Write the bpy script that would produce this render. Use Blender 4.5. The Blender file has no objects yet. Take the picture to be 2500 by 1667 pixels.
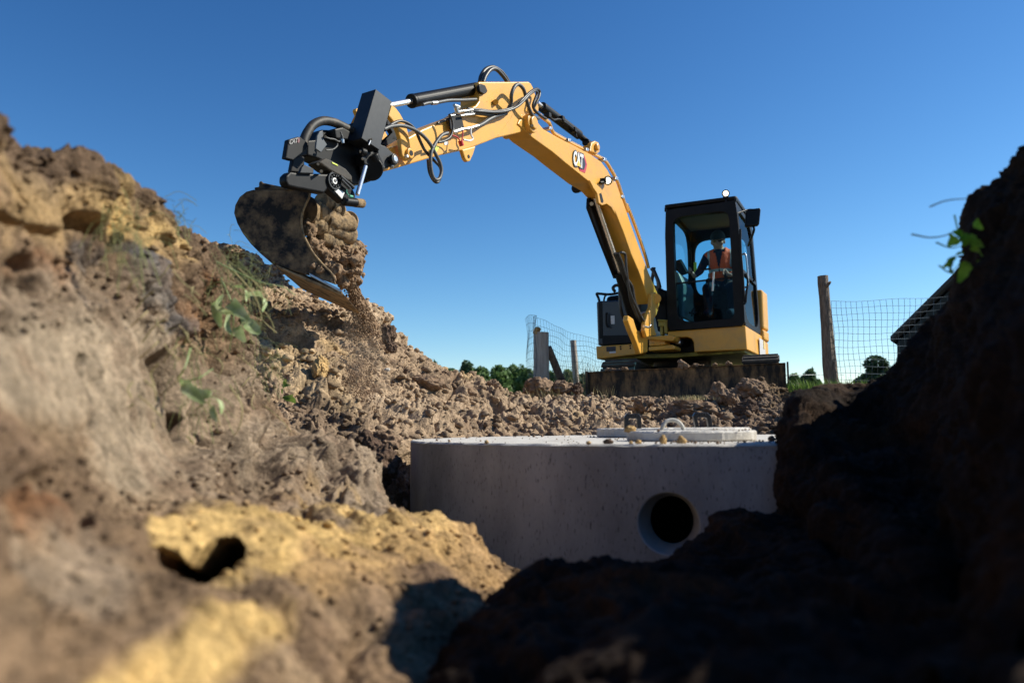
import bpy, bmesh, math, random
import numpy as np
from mathutils import Vector, Matrix
random.seed(7)
RNG = np.random.default_rng(11)
SC = bpy.context.scene
COL = SC.collection
R = math.radians

# ------------------------------------------------------------------ camera
FPX = 1944.0                                   # 28 mm on a 36 mm sensor, 2500 px wide
PITCH = math.atan((1040 - 833.5) / FPX); ROLL = R(0.44)
_F = np.array([0, math.cos(PITCH), math.sin(PITCH)])
_R0 = np.array([1.0, 0, 0]); _U0 = np.array([0, -math.sin(PITCH), math.cos(PITCH)])
_Rc = _R0 * math.cos(ROLL) - _U0 * math.sin(ROLL)
_Uc = _U0 * math.cos(ROLL) + _R0 * math.sin(ROLL)
camd = bpy.data.cameras.new("camera"); cam = bpy.data.objects.new("camera", camd); COL.objects.link(cam)
cam.matrix_world = Matrix(((_Rc[0], _Uc[0], -_F[0], 0), (_Rc[1], _Uc[1], -_F[1], 0), (_Rc[2], _Uc[2], -_F[2], 0), (0, 0, 0, 1)))
camd.lens = 28; camd.sensor_width = 36; camd.clip_start = 0.02; camd.clip_end = 3000
camd.dof.use_dof = True; camd.dof.focus_distance = 5.6; camd.dof.aperture_fstop = 2.6
SC.camera = cam

# ------------------------------------------------------------------ sky and sun
SUN_AZ = math.atan2(0.99, 0.13); SUN_EL = R(38)
sdir = Vector((math.sin(SUN_AZ) * math.cos(SUN_EL), math.cos(SUN_AZ) * math.cos(SUN_EL), math.sin(SUN_EL)))
w = bpy.data.worlds.new("World"); SC.world = w; w.use_nodes = True
nt = w.node_tree; bg = nt.nodes["Background"]
sky = nt.nodes.new("ShaderNodeTexSky"); sky.sky_type = 'NISHITA'; sky.sun_disc = False
sky.sun_elevation = SUN_EL; sky.sun_rotation = SUN_AZ
sky.altitude = 300; sky.air_density = 1.0; sky.dust_density = 0.0; sky.ozone_density = 6.0
# deep polarised blue of the photo: the Nishita radiance takes a slightly steeper contrast per channel
SKS = 0.13
sc0_ = nt.nodes.new("ShaderNodeVectorMath"); sc0_.operation = 'SCALE'; sc0_.inputs['Scale'].default_value = SKS; nt.links.new(sky.outputs[0], sc0_.inputs[0])
sep = nt.nodes.new("ShaderNodeSeparateColor"); com = nt.nodes.new("ShaderNodeCombineColor"); nt.links.new(sc0_.outputs[0], sep.inputs[0])
for i_, (pw, kk) in enumerate(((1.8, 1.78), (1.46, 1.12), (1.25, .88))):
    a_ = nt.nodes.new("ShaderNodeMath"); a_.operation = 'POWER'; a_.inputs[1].default_value = pw; nt.links.new(sep.outputs[i_], a_.inputs[0])
    b_ = nt.nodes.new("ShaderNodeMath"); b_.operation = 'MULTIPLY'; b_.inputs[1].default_value = kk / SKS; nt.links.new(a_.outputs[0], b_.inputs[0]); nt.links.new(b_.outputs[0], com.inputs[i_])
nt.links.new(com.outputs[0], bg.inputs[0]); bg.inputs[1].default_value = SKS
sl = bpy.data.lights.new("sun", 'SUN'); sl.energy = 5.0; sl.angle = R(0.5); sl.color = (1.0, 0.95, 0.82)
so = bpy.data.objects.new("sun", sl); COL.objects.link(so)
so.rotation_euler = sdir.to_track_quat('Z', 'Y').to_euler(); so.location = (20, 5, 20)
vs = SC.view_settings; vs.view_transform = 'Standard'; vs.look = 'None'; vs.exposure = 0.45; vs.gamma = 1
SC.cycles.max_bounces = 5; SC.cycles.diffuse_bounces = 3; SC.cycles.transparent_max_bounces = 16

# ------------------------------------------------------------------ measuring helpers (photo 2500 px frame -> metres)
def ray(px, py):
    v = _F + _Rc * ((px - 1250) / FPX) + _Uc * ((833.5 - py) / FPX)
    return v
def at(px, py, Y):                              # point seen at px,py lying Y metres ahead
    v = ray(px, py); return Vector(v * (Y / v[1]))
def atz(px, py, z):
    v = ray(px, py); return Vector(v * (z / v[2]))
class Plane:
    def __init__(s, p, n): s.p = Vector(p); s.n = Vector(n).normalized()
    def hit(s, px, py, off=0.0):
        v = Vector(ray(px, py)); return v * ((s.p + s.n * off).dot(s.n) / v.dot(s.n))

# ------------------------------------------------------------------ noise (numpy)
def _h(ix, iy, iz, s):
    n = (ix * 374761393 + iy * 668265263 + iz * 2147483647 * 3 + s * 974634777) & 0xFFFFFFFF
    n = ((n ^ (n >> 13)) * 1274126177) & 0xFFFFFFFF
    n = ((n ^ (n >> 16)) * 2246822519) & 0xFFFFFFFF
    return ((n ^ (n >> 15)) & 0xFFFFFF) / float(0xFFFFFF)
def vnoise(P, s=0):
    I = np.floor(P).astype(np.int64); f = P - I; f = f * f * (3 - 2 * f)
    r = 0
    for dx in (0, 1):
        for dy in (0, 1):
            for dz in (0, 1):
                w_ = (f[:, 0] if dx else 1 - f[:, 0]) * (f[:, 1] if dy else 1 - f[:, 1]) * (f[:, 2] if dz else 1 - f[:, 2])
                r = r + w_ * _h(I[:, 0] + dx, I[:, 1] + dy, I[:, 2] + dz, s)
    return r * 2 - 1
def fbm(P, o=4, s=0, g=0.5):
    a = 1; r = 0; t = 0
    for k in range(o):
        r = r + a * vnoise(P * (2.03 ** k) + k * 17.3, s + k); t += a; a *= g
    return r / t
def clods(P, s=0, thr=0.0, rad=0.85):            # rounded lumps: height of random-size spheres scattered in cells
    I = np.floor(P).astype(np.int64); out = np.zeros(len(P))
    for dx in (-1, 0, 1):
        for dy in (-1, 0, 1):
            for dz in (-1, 0, 1):
                c = I + np.array([dx, dy, dz])
                hx = _h(c[:, 0], c[:, 1], c[:, 2], s); hy = _h(c[:, 0], c[:, 1], c[:, 2], s + 1); hz = _h(c[:, 0], c[:, 1], c[:, 2], s + 2)
                hr = _h(c[:, 0], c[:, 1], c[:, 2], s + 3)
                rr = np.where(hr > thr, (0.35 + 0.65 * hr) * rad, 0.001)
                d2 = (c[:, 0] + hx - P[:, 0]) ** 2 + (c[:, 1] + hy - P[:, 1]) ** 2 + (c[:, 2] + hz - P[:, 2]) ** 2
                out = np.maximum(out, np.sqrt(np.maximum(rr * rr - d2, 0)))
    return out

def facets(P, s=0, tilt=.6, jit=.9):            # broken angular crumbs: every cell gets its own height and tilt
    I = np.floor(P).astype(np.int64); best = np.full(len(P), 1e9); out = np.zeros(len(P)); sec = np.full(len(P), 1e9)
    for dx in (-1, 0, 1):
        for dy in (-1, 0, 1):
            for dz in (-1, 0, 1):
                c = I + np.array([dx, dy, dz]); h = [_h(c[:, 0], c[:, 1], c[:, 2], s + k) for k in range(7)]
                q = [P[:, k] - c[:, k] - .5 - (h[k] - .5) * jit for k in range(3)]; d2 = q[0] ** 2 + q[1] ** 2 + q[2] ** 2
                v = (h[3] - .5) + tilt * (q[0] * (h[4] - .5) + q[1] * (h[5] - .5) + q[2] * (h[6] - .5)) * 2
                m = d2 < best; sec = np.where(m, best, np.minimum(sec, d2)); out = np.where(m, v, out); best = np.minimum(best, d2)
    e = np.clip((np.sqrt(sec) - np.sqrt(best)) / .22, 0, 1)          # narrow gap between neighbouring crumbs
    return out * e - (1 - e) * .35

# ------------------------------------------------------------------ mesh helpers
def link(name, me, mat=None, parent=None, smooth=False):
    o = bpy.data.objects.new(name, me); COL.objects.link(o)
    if mat is not None:
        for m in (mat if isinstance(mat, (list, tuple)) else [mat]): me.materials.append(m)
    if parent is not None: o.parent = parent
    if smooth: me.shade_smooth()
    return o
def np_mesh(name, V, Fq, k=4):
    me = bpy.data.meshes.new(name); V = np.asarray(V, dtype=np.float32); Fq = np.asarray(Fq, dtype=np.int32)
    me.vertices.add(len(V)); me.vertices.foreach_set('co', V.ravel())
    me.loops.add(Fq.size); me.loops.foreach_set('vertex_index', Fq.ravel())
    me.polygons.add(len(Fq)); me.polygons.foreach_set('loop_start', np.arange(0, Fq.size, k, dtype=np.int32))
    try: me.polygons.foreach_set('loop_total', np.full(len(Fq), k, dtype=np.int32))
    except Exception: pass
    me.update(calc_edges=True); me.validate(); return me
def tag(o, label=None, cat=None, group=None, kind=None):
    if label: o['label'] = label
    if cat: o['category'] = cat
    if group: o['group'] = group
    if kind: o['kind'] = kind
    return o
def empty(name, loc=(0, 0, 0), **k):
    o = bpy.data.objects.new(name, None); COL.objects.link(o); o.location = loc; o.empty_display_size = 0.1
    tag(o, **k); return o
class MB:                                        # collects pieces (world space) into ONE mesh
    def __init__(s): s.V = []; s.F = []
    def add(s, V, F):
        s.P = getattr(s, 'P', []); s.P.append((V, F))
        b = len(s.V); s.V += [tuple(v) for v in V]; s.F += [tuple(i + b for i in f) for f in F]; return s
    def prism(s, pts, ext):                       # polygon (3-D points) swept by a vector
        n = len(pts); e = Vector(ext); P = [Vector(p) for p in pts]
        nn = Vector((0, 0, 0))
        for i in range(n): nn += P[i].cross(P[(i + 1) % n])
        if nn.dot(e) > 0: P = P[::-1]
        V = P + [p + e for p in P]
        F = [tuple(range(n)), tuple(range(2 * n - 1, n - 1, -1))] + [(i, i + n, (i + 1) % n + n, (i + 1) % n) for i in range(n)]
        return s.add(V, F)
    def box(s, c, ax, ay, az):                    # centre and three half-axis vectors
        c, ax, ay, az = map(Vector, (c, ax, ay, az))
        return s.prism([c - ax - ay - az, c + ax - ay - az, c + ax + ay - az, c - ax + ay - az], az * 2)
    def cyl(s, a, b, r, r2=None, n=20):
        a, b = Vector(a), Vector(b); r2 = r if r2 is None else r2
        d = (b - a).normalized(); t = d.orthogonal().normalized(); q = d.cross(t)
        V = []
        for p, rr in ((a, r), (b, r2)):
            V += [p + (t * math.cos(2 * math.pi * i / n) + q * math.sin(2 * math.pi * i / n)) * rr for i in range(n)]
        F = [tuple(range(n - 1, -1, -1)), tuple(range(n, 2 * n))] + [(i, (i + 1) % n, (i + 1) % n + n, i + n) for i in range(n)]
        return s.add(V, F)
    def ring(s, a, b, r, ri, n=28):
        a, b = Vector(a), Vector(b); d = (b - a).normalized(); t = d.orthogonal().normalized(); q = d.cross(t); V = []
        for p, rr in ((a, r), (b, r), (b, ri), (a, ri)):
            V += [p + (t * math.cos(2 * math.pi * i / n) + q * math.sin(2 * math.pi * i / n)) * rr for i in range(n)]
        F = []
        for k in range(4):
            k2 = (k + 1) % 4
            F += [(k * n + i, k * n + (i + 1) % n, k2 * n + (i + 1) % n, k2 * n + i) for i in range(n)]
        return s.add(V, F)
    def tube(s, pts, r, n=10, seg=6, r2=None):
        P = [Vector(p) for p in pts]; C = []
        if len(P) > 2:
            Q = [P[0] * 2 - P[1]] + P + [P[-1] * 2 - P[-2]]
            for i in range(1, len(Q) - 2):
                for k in range(seg):
                    t = k / seg; p0, p1, p2, p3 = Q[i - 1:i + 3]
                    C.append(0.5 * ((2 * p1) + (p2 - p0) * t + (2 * p0 - 5 * p1 + 4 * p2 - p3) * t * t + (3 * p1 - p0 - 3 * p2 + p3) * t ** 3))
            C.append(P[-1])
        else: C = P
        m = len(C); V = []; tv = None
        for i in range(m):
            d = (C[min(i + 1, m - 1)] - C[max(i - 1, 0)]).normalized()
            if tv is None: tv = d.orthogonal().normalized()
            tv = (tv - d * tv.dot(d)).normalized(); q = d.cross(tv)
            rr = r if r2 is None else r + (r2 - r) * i / (m - 1)
            V += [C[i] + (tv * math.cos(2 * math.pi * k / n) + q * math.sin(2 * math.pi * k / n)) * rr for k in range(n)]
        F = [tuple(range(n - 1, -1, -1)), tuple(range((m - 1) * n, m * n))]
        for i in range(m - 1):
            F += [(i * n + k, i * n + (k + 1) % n, (i + 1) * n + (k + 1) % n, (i + 1) * n + k) for k in range(n)]
        return s.add(V, F)
    def build(s, name, mat, parent=None, bevel=0.0, smooth=False, seg=2, **tg):
        me = bpy.data.meshes.new(name); me.from_pydata(s.V, [], s.F); me.update()
        o = link(name, me, mat, parent)
        if smooth:
            me.shade_smooth()
            me.set_sharp_from_angle(angle=R(38)) if hasattr(me, 'set_sharp_from_angle') else None
        if bevel:
            m = o.modifiers.new('bevel', 'BEVEL'); m.width = bevel; m.segments = seg; m.limit_method = 'ANGLE'; m.angle_limit = R(35)
            m.harden_normals = False
        tag(o, **tg); return o

def each_piece(part, fn):                          # one object per collected piece
    out = []
    for V, F in part.P:
        q = type(part)(); q.add(V, F); out.append(fn(q))
    return out

# ------------------------------------------------------------------ materials
def nodes(m): return m.node_tree.nodes, m.node_tree.links
def mat(name, c, rough=0.5, metal=0.0, c2=None, sc=6.0, amt=0.5, bump=0.0, bsc=40.0, spec=0.5, emit=None, lo=0.4, hi=0.65, stretch=None):
    m = bpy.data.materials.new(name); m.use_nodes = True; N, L = nodes(m); b = N['Principled BSDF']
    b.inputs['Roughness'].default_value = rough; b.inputs['Metallic'].default_value = metal
    b.inputs['Specular IOR Level'].default_value = spec
    tc = N.new('ShaderNodeTexCoord'); src = tc.outputs['Object']
    if stretch:
        mp = N.new('ShaderNodeMapping'); mp.inputs['Scale'].default_value = stretch; L.new(src, mp.inputs[0]); src = mp.outputs[0]
    no = N.new('ShaderNodeTexNoise'); no.inputs['Scale'].default_value = sc; no.inputs['Detail'].default_value = 6; no.inputs['Roughness'].default_value = 0.65
    L.new(src, no.inputs['Vector'])
    rp = N.new('ShaderNodeValToRGB'); rp.color_ramp.elements[0].position = lo; rp.color_ramp.elements[1].position = hi
    c2 = c2 or tuple(x * 0.8 for x in c)
    rp.color_ramp.elements[0].color = (*c, 1); mixc = [c[i] * (1 - amt) + c2[i] * amt for i in range(3)]
    rp.color_ramp.elements[1].color = (*mixc, 1)
    L.new(no.outputs['Fac'], rp.inputs[0]); L.new(rp.outputs[0], b.inputs['Base Color'])
    if bump:
        n2 = N.new('ShaderNodeTexNoise'); n2.inputs['Scale'].default_value = bsc; n2.inputs['Detail'].default_value = 8; n2.inputs['Roughness'].default_value = 0.7
        L.new(src, n2.inputs['Vector'])
        bu = N.new('ShaderNodeBump'); bu.inputs['Strength'].default_value = 1.0; bu.inputs['Distance'].default_value = bump
        L.new(n2.outputs['Fac'], bu.inputs['Height']); L.new(bu.outputs[0], b.inputs['Normal'])
    if emit:
        b.inputs['Emission Color'].default_value = (*emit[0], 1); b.inputs['Emission Strength'].default_value = emit[1]
    return m
def soil_mat(name, gain=1.0, bump=0.012, bsc=30.0, col=None):
    m = bpy.data.materials.new(name); m.use_nodes = True; N, L = nodes(m); b = N['Principled BSDF']
    b.inputs['Roughness'].default_value = 0.95; b.inputs['Specular IOR Level'].default_value = 0.12
    tc = N.new('ShaderNodeTexCoord')
    if col is None:
        at_ = N.new('ShaderNodeAttribute'); at_.attribute_name = 'soil'; base = at_.outputs['Color']
    else:
        rgb = N.new('ShaderNodeRGB'); rgb.outputs[0].default_value = (*col, 1); base = rgb.outputs[0]
    fac = None
    for sc_, lo, hi, a, bb in ((7, .35, .65, .70, 1.2), (38, .32, .68, .62, 1.25), (150, .3, .7, .65, 1.28), (420, .3, .7, .7, 1.25)):
        no = N.new('ShaderNodeTexNoise'); no.inputs['Scale'].default_value = sc_; no.inputs['Detail'].default_value = 5; no.inputs['Roughness'].default_value = .65
        L.new(tc.outputs['Object'], no.inputs['Vector'])
        mr = N.new('ShaderNodeMapRange'); mr.inputs[1].default_value = lo; mr.inputs[2].default_value = hi; mr.inputs[3].default_value = a; mr.inputs[4].default_value = bb
        L.new(no.outputs['Fac'], mr.inputs[0])
        if fac is None: fac = mr.outputs[0]
        else:
            mu = N.new('ShaderNodeMath'); mu.operation = 'MULTIPLY'; L.new(fac, mu.inputs[0]); L.new(mr.outputs[0], mu.inputs[1]); fac = mu.outputs[0]
    mg = N.new('ShaderNodeMath'); mg.operation = 'MULTIPLY'; L.new(fac, mg.inputs[0]); mg.inputs[1].default_value = gain
    vm = N.new('ShaderNodeVectorMath'); vm.operation = 'SCALE'; L.new(base, vm.inputs[0]); L.new(mg.outputs[0], vm.inputs['Scale'])
    L.new(vm.outputs[0], b.inputs['Base Color'])
    h = None
    for sc_, k in ((bsc, 1.0), (bsc * 3.3, .45), (bsc * 11, .16)):
        n2 = N.new('ShaderNodeTexNoise'); n2.inputs['Scale'].default_value = sc_; n2.inputs['Detail'].default_value = 6; n2.inputs['Roughness'].default_value = .6
        L.new(tc.outputs['Object'], n2.inputs['Vector'])
        mu = N.new('ShaderNodeMath'); mu.operation = 'MULTIPLY'; L.new(n2.outputs['Fac'], mu.inputs[0]); mu.inputs[1].default_value = k
        if h is None: h = mu.outputs[0]
        else:
            ad = N.new('ShaderNodeMath'); L.new(h, ad.inputs[0]); L.new(mu.outputs[0], ad.inputs[1]); h = ad.outputs[0]
    bu = N.new('ShaderNodeBump'); bu.inputs['Strength'].default_value = 1; bu.inputs['Distance'].default_value = bump
    L.new(h, bu.inputs['Height']); L.new(bu.outputs[0], b.inputs['Normal'])
    return m
BROWN = (.225, .148, .088); DARK = (.085, .052, .034); OCHRE = (.56, .375, .15); PALE = (.33, .255, .175); GREY = (.30, .228, .16)
RUST = (.26, .105, .04); SLATE = (.12, .115, .115); TAN = (.31, .215, .13); WHITEY = (.5, .42, .33)
M_soil = soil_mat('soil'); M_shadesoil = soil_mat('shade_darkened_soil', bump=0.02, bsc=22)
M_clod = soil_mat('clod_soil', col=(.26, .175, .115), bump=0.008, bsc=45)
M_sandclod = soil_mat('sandy_clod', col=(.52, .34, .15), bump=0.004, bsc=80)
M_darkclod = soil_mat('dark_clod', col=(.13, .085, .06), bump=0.01, bsc=45)
# ------------------------------------------------------------------ earth sheets: lofted cross-sections, then real displacement
def cr_resample(A, n, axis):
    A = np.moveaxis(A, axis, 0); m = len(A)
    t = np.linspace(0, m - 1, n); i = np.clip(np.floor(t).astype(int), 0, m - 2); f = (t - i).reshape(-1, *([1] * (A.ndim - 1)))
    g = lambda k: A[np.clip(k, 0, m - 1)]
    p0, p1, p2, p3 = g(i - 1), g(i), g(i + 1), g(i + 2)
    p0 = np.where((i - 1 < 0).reshape(f.shape), 2 * p1 - p2, p0); p3 = np.where((i + 2 > m - 1).reshape(f.shape), 2 * p2 - p1, p3)
    r = 0.5 * (2 * p1 + (p2 - p0) * f + (2 * p0 - 5 * p1 + 4 * p2 - p3) * f * f + (3 * p1 - p0 - 3 * p2 + p3) * f ** 3)
    return np.moveaxis(r, 0, axis)
def poly_resample(row, n):                       # spread the points of a row evenly in picture arclength
    P = np.array(row, float); d = np.r_[0, np.cumsum(np.hypot(np.diff(P[:, 0]), np.diff(P[:, 1])) + 1e-6)]
    t = np.linspace(0, d[-1], n); return np.stack([np.interp(t, d, P[:, k]) for k in range(3)], 1)
def row3d(row): return np.array([list(at(*p)) + [p[0], p[1]] for p in row])
def sheet(name, rows, nu, nv, disp, paint, mat_, sign_to=None, ncol=None, even=True, push=None, **tg):
    ncol = ncol or max(len(r) for r in rows if not isinstance(r, np.ndarray))
    RR = [r if isinstance(r, np.ndarray) else row3d(poly_resample(r, ncol) if even else r) for r in rows]
    G = np.stack(RR, 0); G = cr_resample(cr_resample(G, nu, 1), nv, 0)
    P = G[..., :3].copy()
    def normals(P):
        du = np.gradient(P, axis=1); dv = np.gradient(P, axis=0); n = np.cross(du, dv)
        return n / (np.linalg.norm(n, axis=-1, keepdims=True) + 1e-12)
    n = normals(P); ref = np.array(sign_to if sign_to is not None else (0, 0, 0)) - P
    if (n * ref).sum() < 0: n = -n; flip = True
    else: flip = False
    Q = P.reshape(-1, 3); nn = n.reshape(-1, 3); px = G[..., 3].ravel(); py = G[..., 4].ravel()
    D = disp(Q, px, py); Q2 = Q + nn * D[:, None]
    # a second, sideways displacement gives small overhangs
    S = np.stack([vnoise(Q * 9 + k * 31.7, 50 + k) for k in range(3)], 1) * (0.012 + 0.004 * 0)
    Q2 = Q2 + S
    if push is not None: Q2 = Q2 + push(Q, px, py)[:, None] * np.array([-.25, 1.0, -.22])
    C = paint(Q, px, py, D)
    idx = np.arange(nu * nv).reshape(nv, nu)
    F = np.stack([idx[:-1, :-1], idx[:-1, 1:], idx[1:, 1:], idx[1:, :-1]], -1).reshape(-1, 4)
    if flip: F = F[:, ::-1]
    me = np_mesh(name, Q2, F)
    a = me.attributes.new('soil', 'FLOAT_COLOR', 'POINT')
    a.data.foreach_set('color', np.concatenate([np.clip(C, 0, 1), np.ones((len(C), 1))], 1).astype(np.float32).ravel())
    o = link(name, me, mat_, smooth=True); tag(o, **tg); return o
def sm(e0, e1, x):
    t = np.clip((x - e0) / (e1 - e0), 0, 1); return t * t * (3 - 2 * t)
def seg_mask(px, py, pts, wid, soft=0.6):        # soft band round a polyline of the soil layers
    d = np.full(len(px), 1e9)
    for (a, b) in zip(pts[:-1], pts[1:]):
        ax, ay = a; bx, by = b; L2 = (bx - ax) ** 2 + (by - ay) ** 2 + 1e-9
        t = np.clip(((px - ax) * (bx - ax) + (py - ay) * (by - ay)) / L2, 0, 1)
        d = np.minimum(d, np.hypot(px - ax - t * (bx - ax), py - ay - t * (by - ay)))
    return 1 - sm(wid * (1 - soft), wid * (1 + soft), d)
def cracks(P, w=.1, s=0): return 1 - np.clip(np.abs(vnoise(P, s)) / w, 0, 1)
def pushed(rows3, dx, dy, dz): 
    r = rows3.copy(); r[:, 0] += dx; r[:, 1] += dy; r[:, 2] += dz; return r

# ---- left bank: the trench side close to the camera
N = 14
L1 = [(-300, 60, .95), (0, 262, 1.15), (130, 358, 1.4), (270, 418, 1.7), (400, 512, 2.1), (505, 606, 2.6), (585, 690, 2.9), (640, 760, 3.1)]
L2 = [(-300, 470, .9), (0, 500, 1.1), (150, 530, 1.35), (300, 570, 1.62), (430, 640, 1.98), (520, 705, 2.4), (590, 770, 2.7), (645, 830, 2.95)]
L3 = [(-300, 760, .84), (0, 770, 1.03), (150, 790, 1.24), (300, 810, 1.52), (430, 840, 1.85), (520, 870, 2.2), (600, 900, 2.5), (680, 945, 2.8)]
L4 = [(-300, 1060, .74), (0, 1040, .92), (150, 1060, 1.12), (300, 1080, 1.38), (450, 1100, 1.68), (600, 1095, 2.05), (710, 1085, 2.5), (800, 1105, 2.8)]
L5 = [(-300, 1270, .62), (0, 1215, .80), (150, 1210, 1.0), (300, 1215, 1.25), (480, 1205, 1.55), (680, 1190, 1.95), (850, 1190, 2.35), (960, 1225, 2.6)]
L6 = [(-300, 1400, .50), (0, 1370, .66), (200, 1320, .85), (380, 1285, 1.02), (600, 1262, 1.28), (850, 1258, 1.62), (1050, 1272, 1.9), (1228, 1345, 2.14)]
L7 = [(-300, 1620, .42), (0, 1580, .55), (200, 1530, .68), (420, 1470, .83), (680, 1410, 1.05), (930, 1380, 1.38), (1150, 1390, 1.75), (1385, 1450, 2.06)]
L8 = [(-300, 1900, .36), (0, 1860, .43), (220, 1800, .52), (480, 1730, .65), (760, 1670, .84), (1000, 1610, 1.1), (1200, 1560, 1.4), (1410, 1540, 1.75)]
L9 = [(-300, 2700, .30), (0, 2500, .36), (300, 2300, .42), (600, 2100, .55), (900, 1950, .75), (1100, 1800, 1.0), (1260, 1720, 1.3), (1400, 1650, 1.6)]
r1 = row3d(poly_resample(L1, N))
back1 = pushed(r1, -.35, .25, .02); back2 = pushed(r1, -1.6, .9, -.08); back3 = pushed(r1, -4.0, 1.0, -.25)
def disp_left(Q, px, py):
    smooth_ = np.maximum(seg_mask(px, py, [(60, 930), (300, 900), (400, 960), (330, 1080)], 130, .3), .6 * seg_mask(px, py, [(0, 520), (170, 560)], 80))
    k = 1 - .82 * smooth_; ridge = seg_mask(px, py, [(250, 1300), (600, 1300), (900, 1320), (1200, 1400)], 110, .5); k = k * (1 - .45 * ridge)
    W = Q + np.stack([fbm(Q * 4 + 9 * j, 2, 70 + j) for j in range(3)], 1) * .06
    near = np.clip(Q[:, 1] / 1.8, .45, 1.0)
    d = fbm(Q * 2.2, 3, 3) * .085 * (1 - .8 * ridge) + (clods(W * 4.5, 11, .5) * .05 + facets(W * 7, 12) * .035 + facets(W * 15, 21) * .022 + facets(W * 38, 31) * .011) * k + fbm(Q * 14, 4, 5) * .026 * (.3 + .7 * k) + fbm(Q * 55, 3, 7) * .007 - cracks(W * 3.2, .09, 41) * .045 * k - cracks(W * 8, .12, 43) * .018 * k
    # holes and ledges the bank really has
    d -= .09 * seg_mask(px, py, [(215, 540), (270, 560), (320, 585)], 14, .5)
    d -= .05 * seg_mask(px, py, [(5, 520), (60, 545), (110, 555), (160, 570)], 8, .6)
    d -= .14 * seg_mask(px, py, [(430, 880), (450, 930), (460, 980), (470, 1020)], 26, .5)
    d -= .06 * seg_mask(px, py, [(50, 760), (60, 800)], 22, .5)
    d -= .05 * seg_mask(px + 25 * fbm(Q * 9, 2, 61), py, [(100, 640), (140, 700)], 16, .6) + .06 * seg_mask(px, py, [(40, 1180), (130, 1230), (190, 1260)], 22, .5) + .05 * seg_mask(px, py, [(20, 1440), (90, 1455)], 14, .5) + .05 * seg_mask(px, py, [(560, 905), (580, 960)], 14, .6)
    d -= .03 * seg_mask(px + 12 * fbm(Q * 12, 2, 62), py, [(232, 860), (236, 960), (228, 1040)], 7, .6) + .02 * seg_mask(px, py, [(20, 880), (38, 960)], 6, .6)
    d += .07 * seg_mask(px, py, [(700, 1140), (800, 1130), (870, 1170)], 45, .6) + .05 * seg_mask(px, py, [(500, 1150), (560, 1140)], 40, .6)
    d += .05 * seg_mask(px, py, [(560, 960), (620, 1010), (600, 1060)], 40, .6)
    return (d - d.mean() - .01) * near
def push_left(Q, px, py):                         # the hollow under the sandy ledge, and two smaller pockets
    wx = px + 16 * fbm(Q * 10, 2, 63); wy = py + 10 * fbm(Q * 14, 2, 64)
    return .5 * seg_mask(wx, wy, [(372, 1334), (480, 1342), (566, 1330)], 40, .14) + .10 * seg_mask(wx, wy, [(450, 925), (458, 985), (480, 1010)], 22, .25) + .08 * seg_mask(wx, wy, [(285, 560), (312, 570)], 11, .3) + .05 * seg_mask(wx, wy, [(45, 765), (58, 790)], 16, .3)
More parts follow.
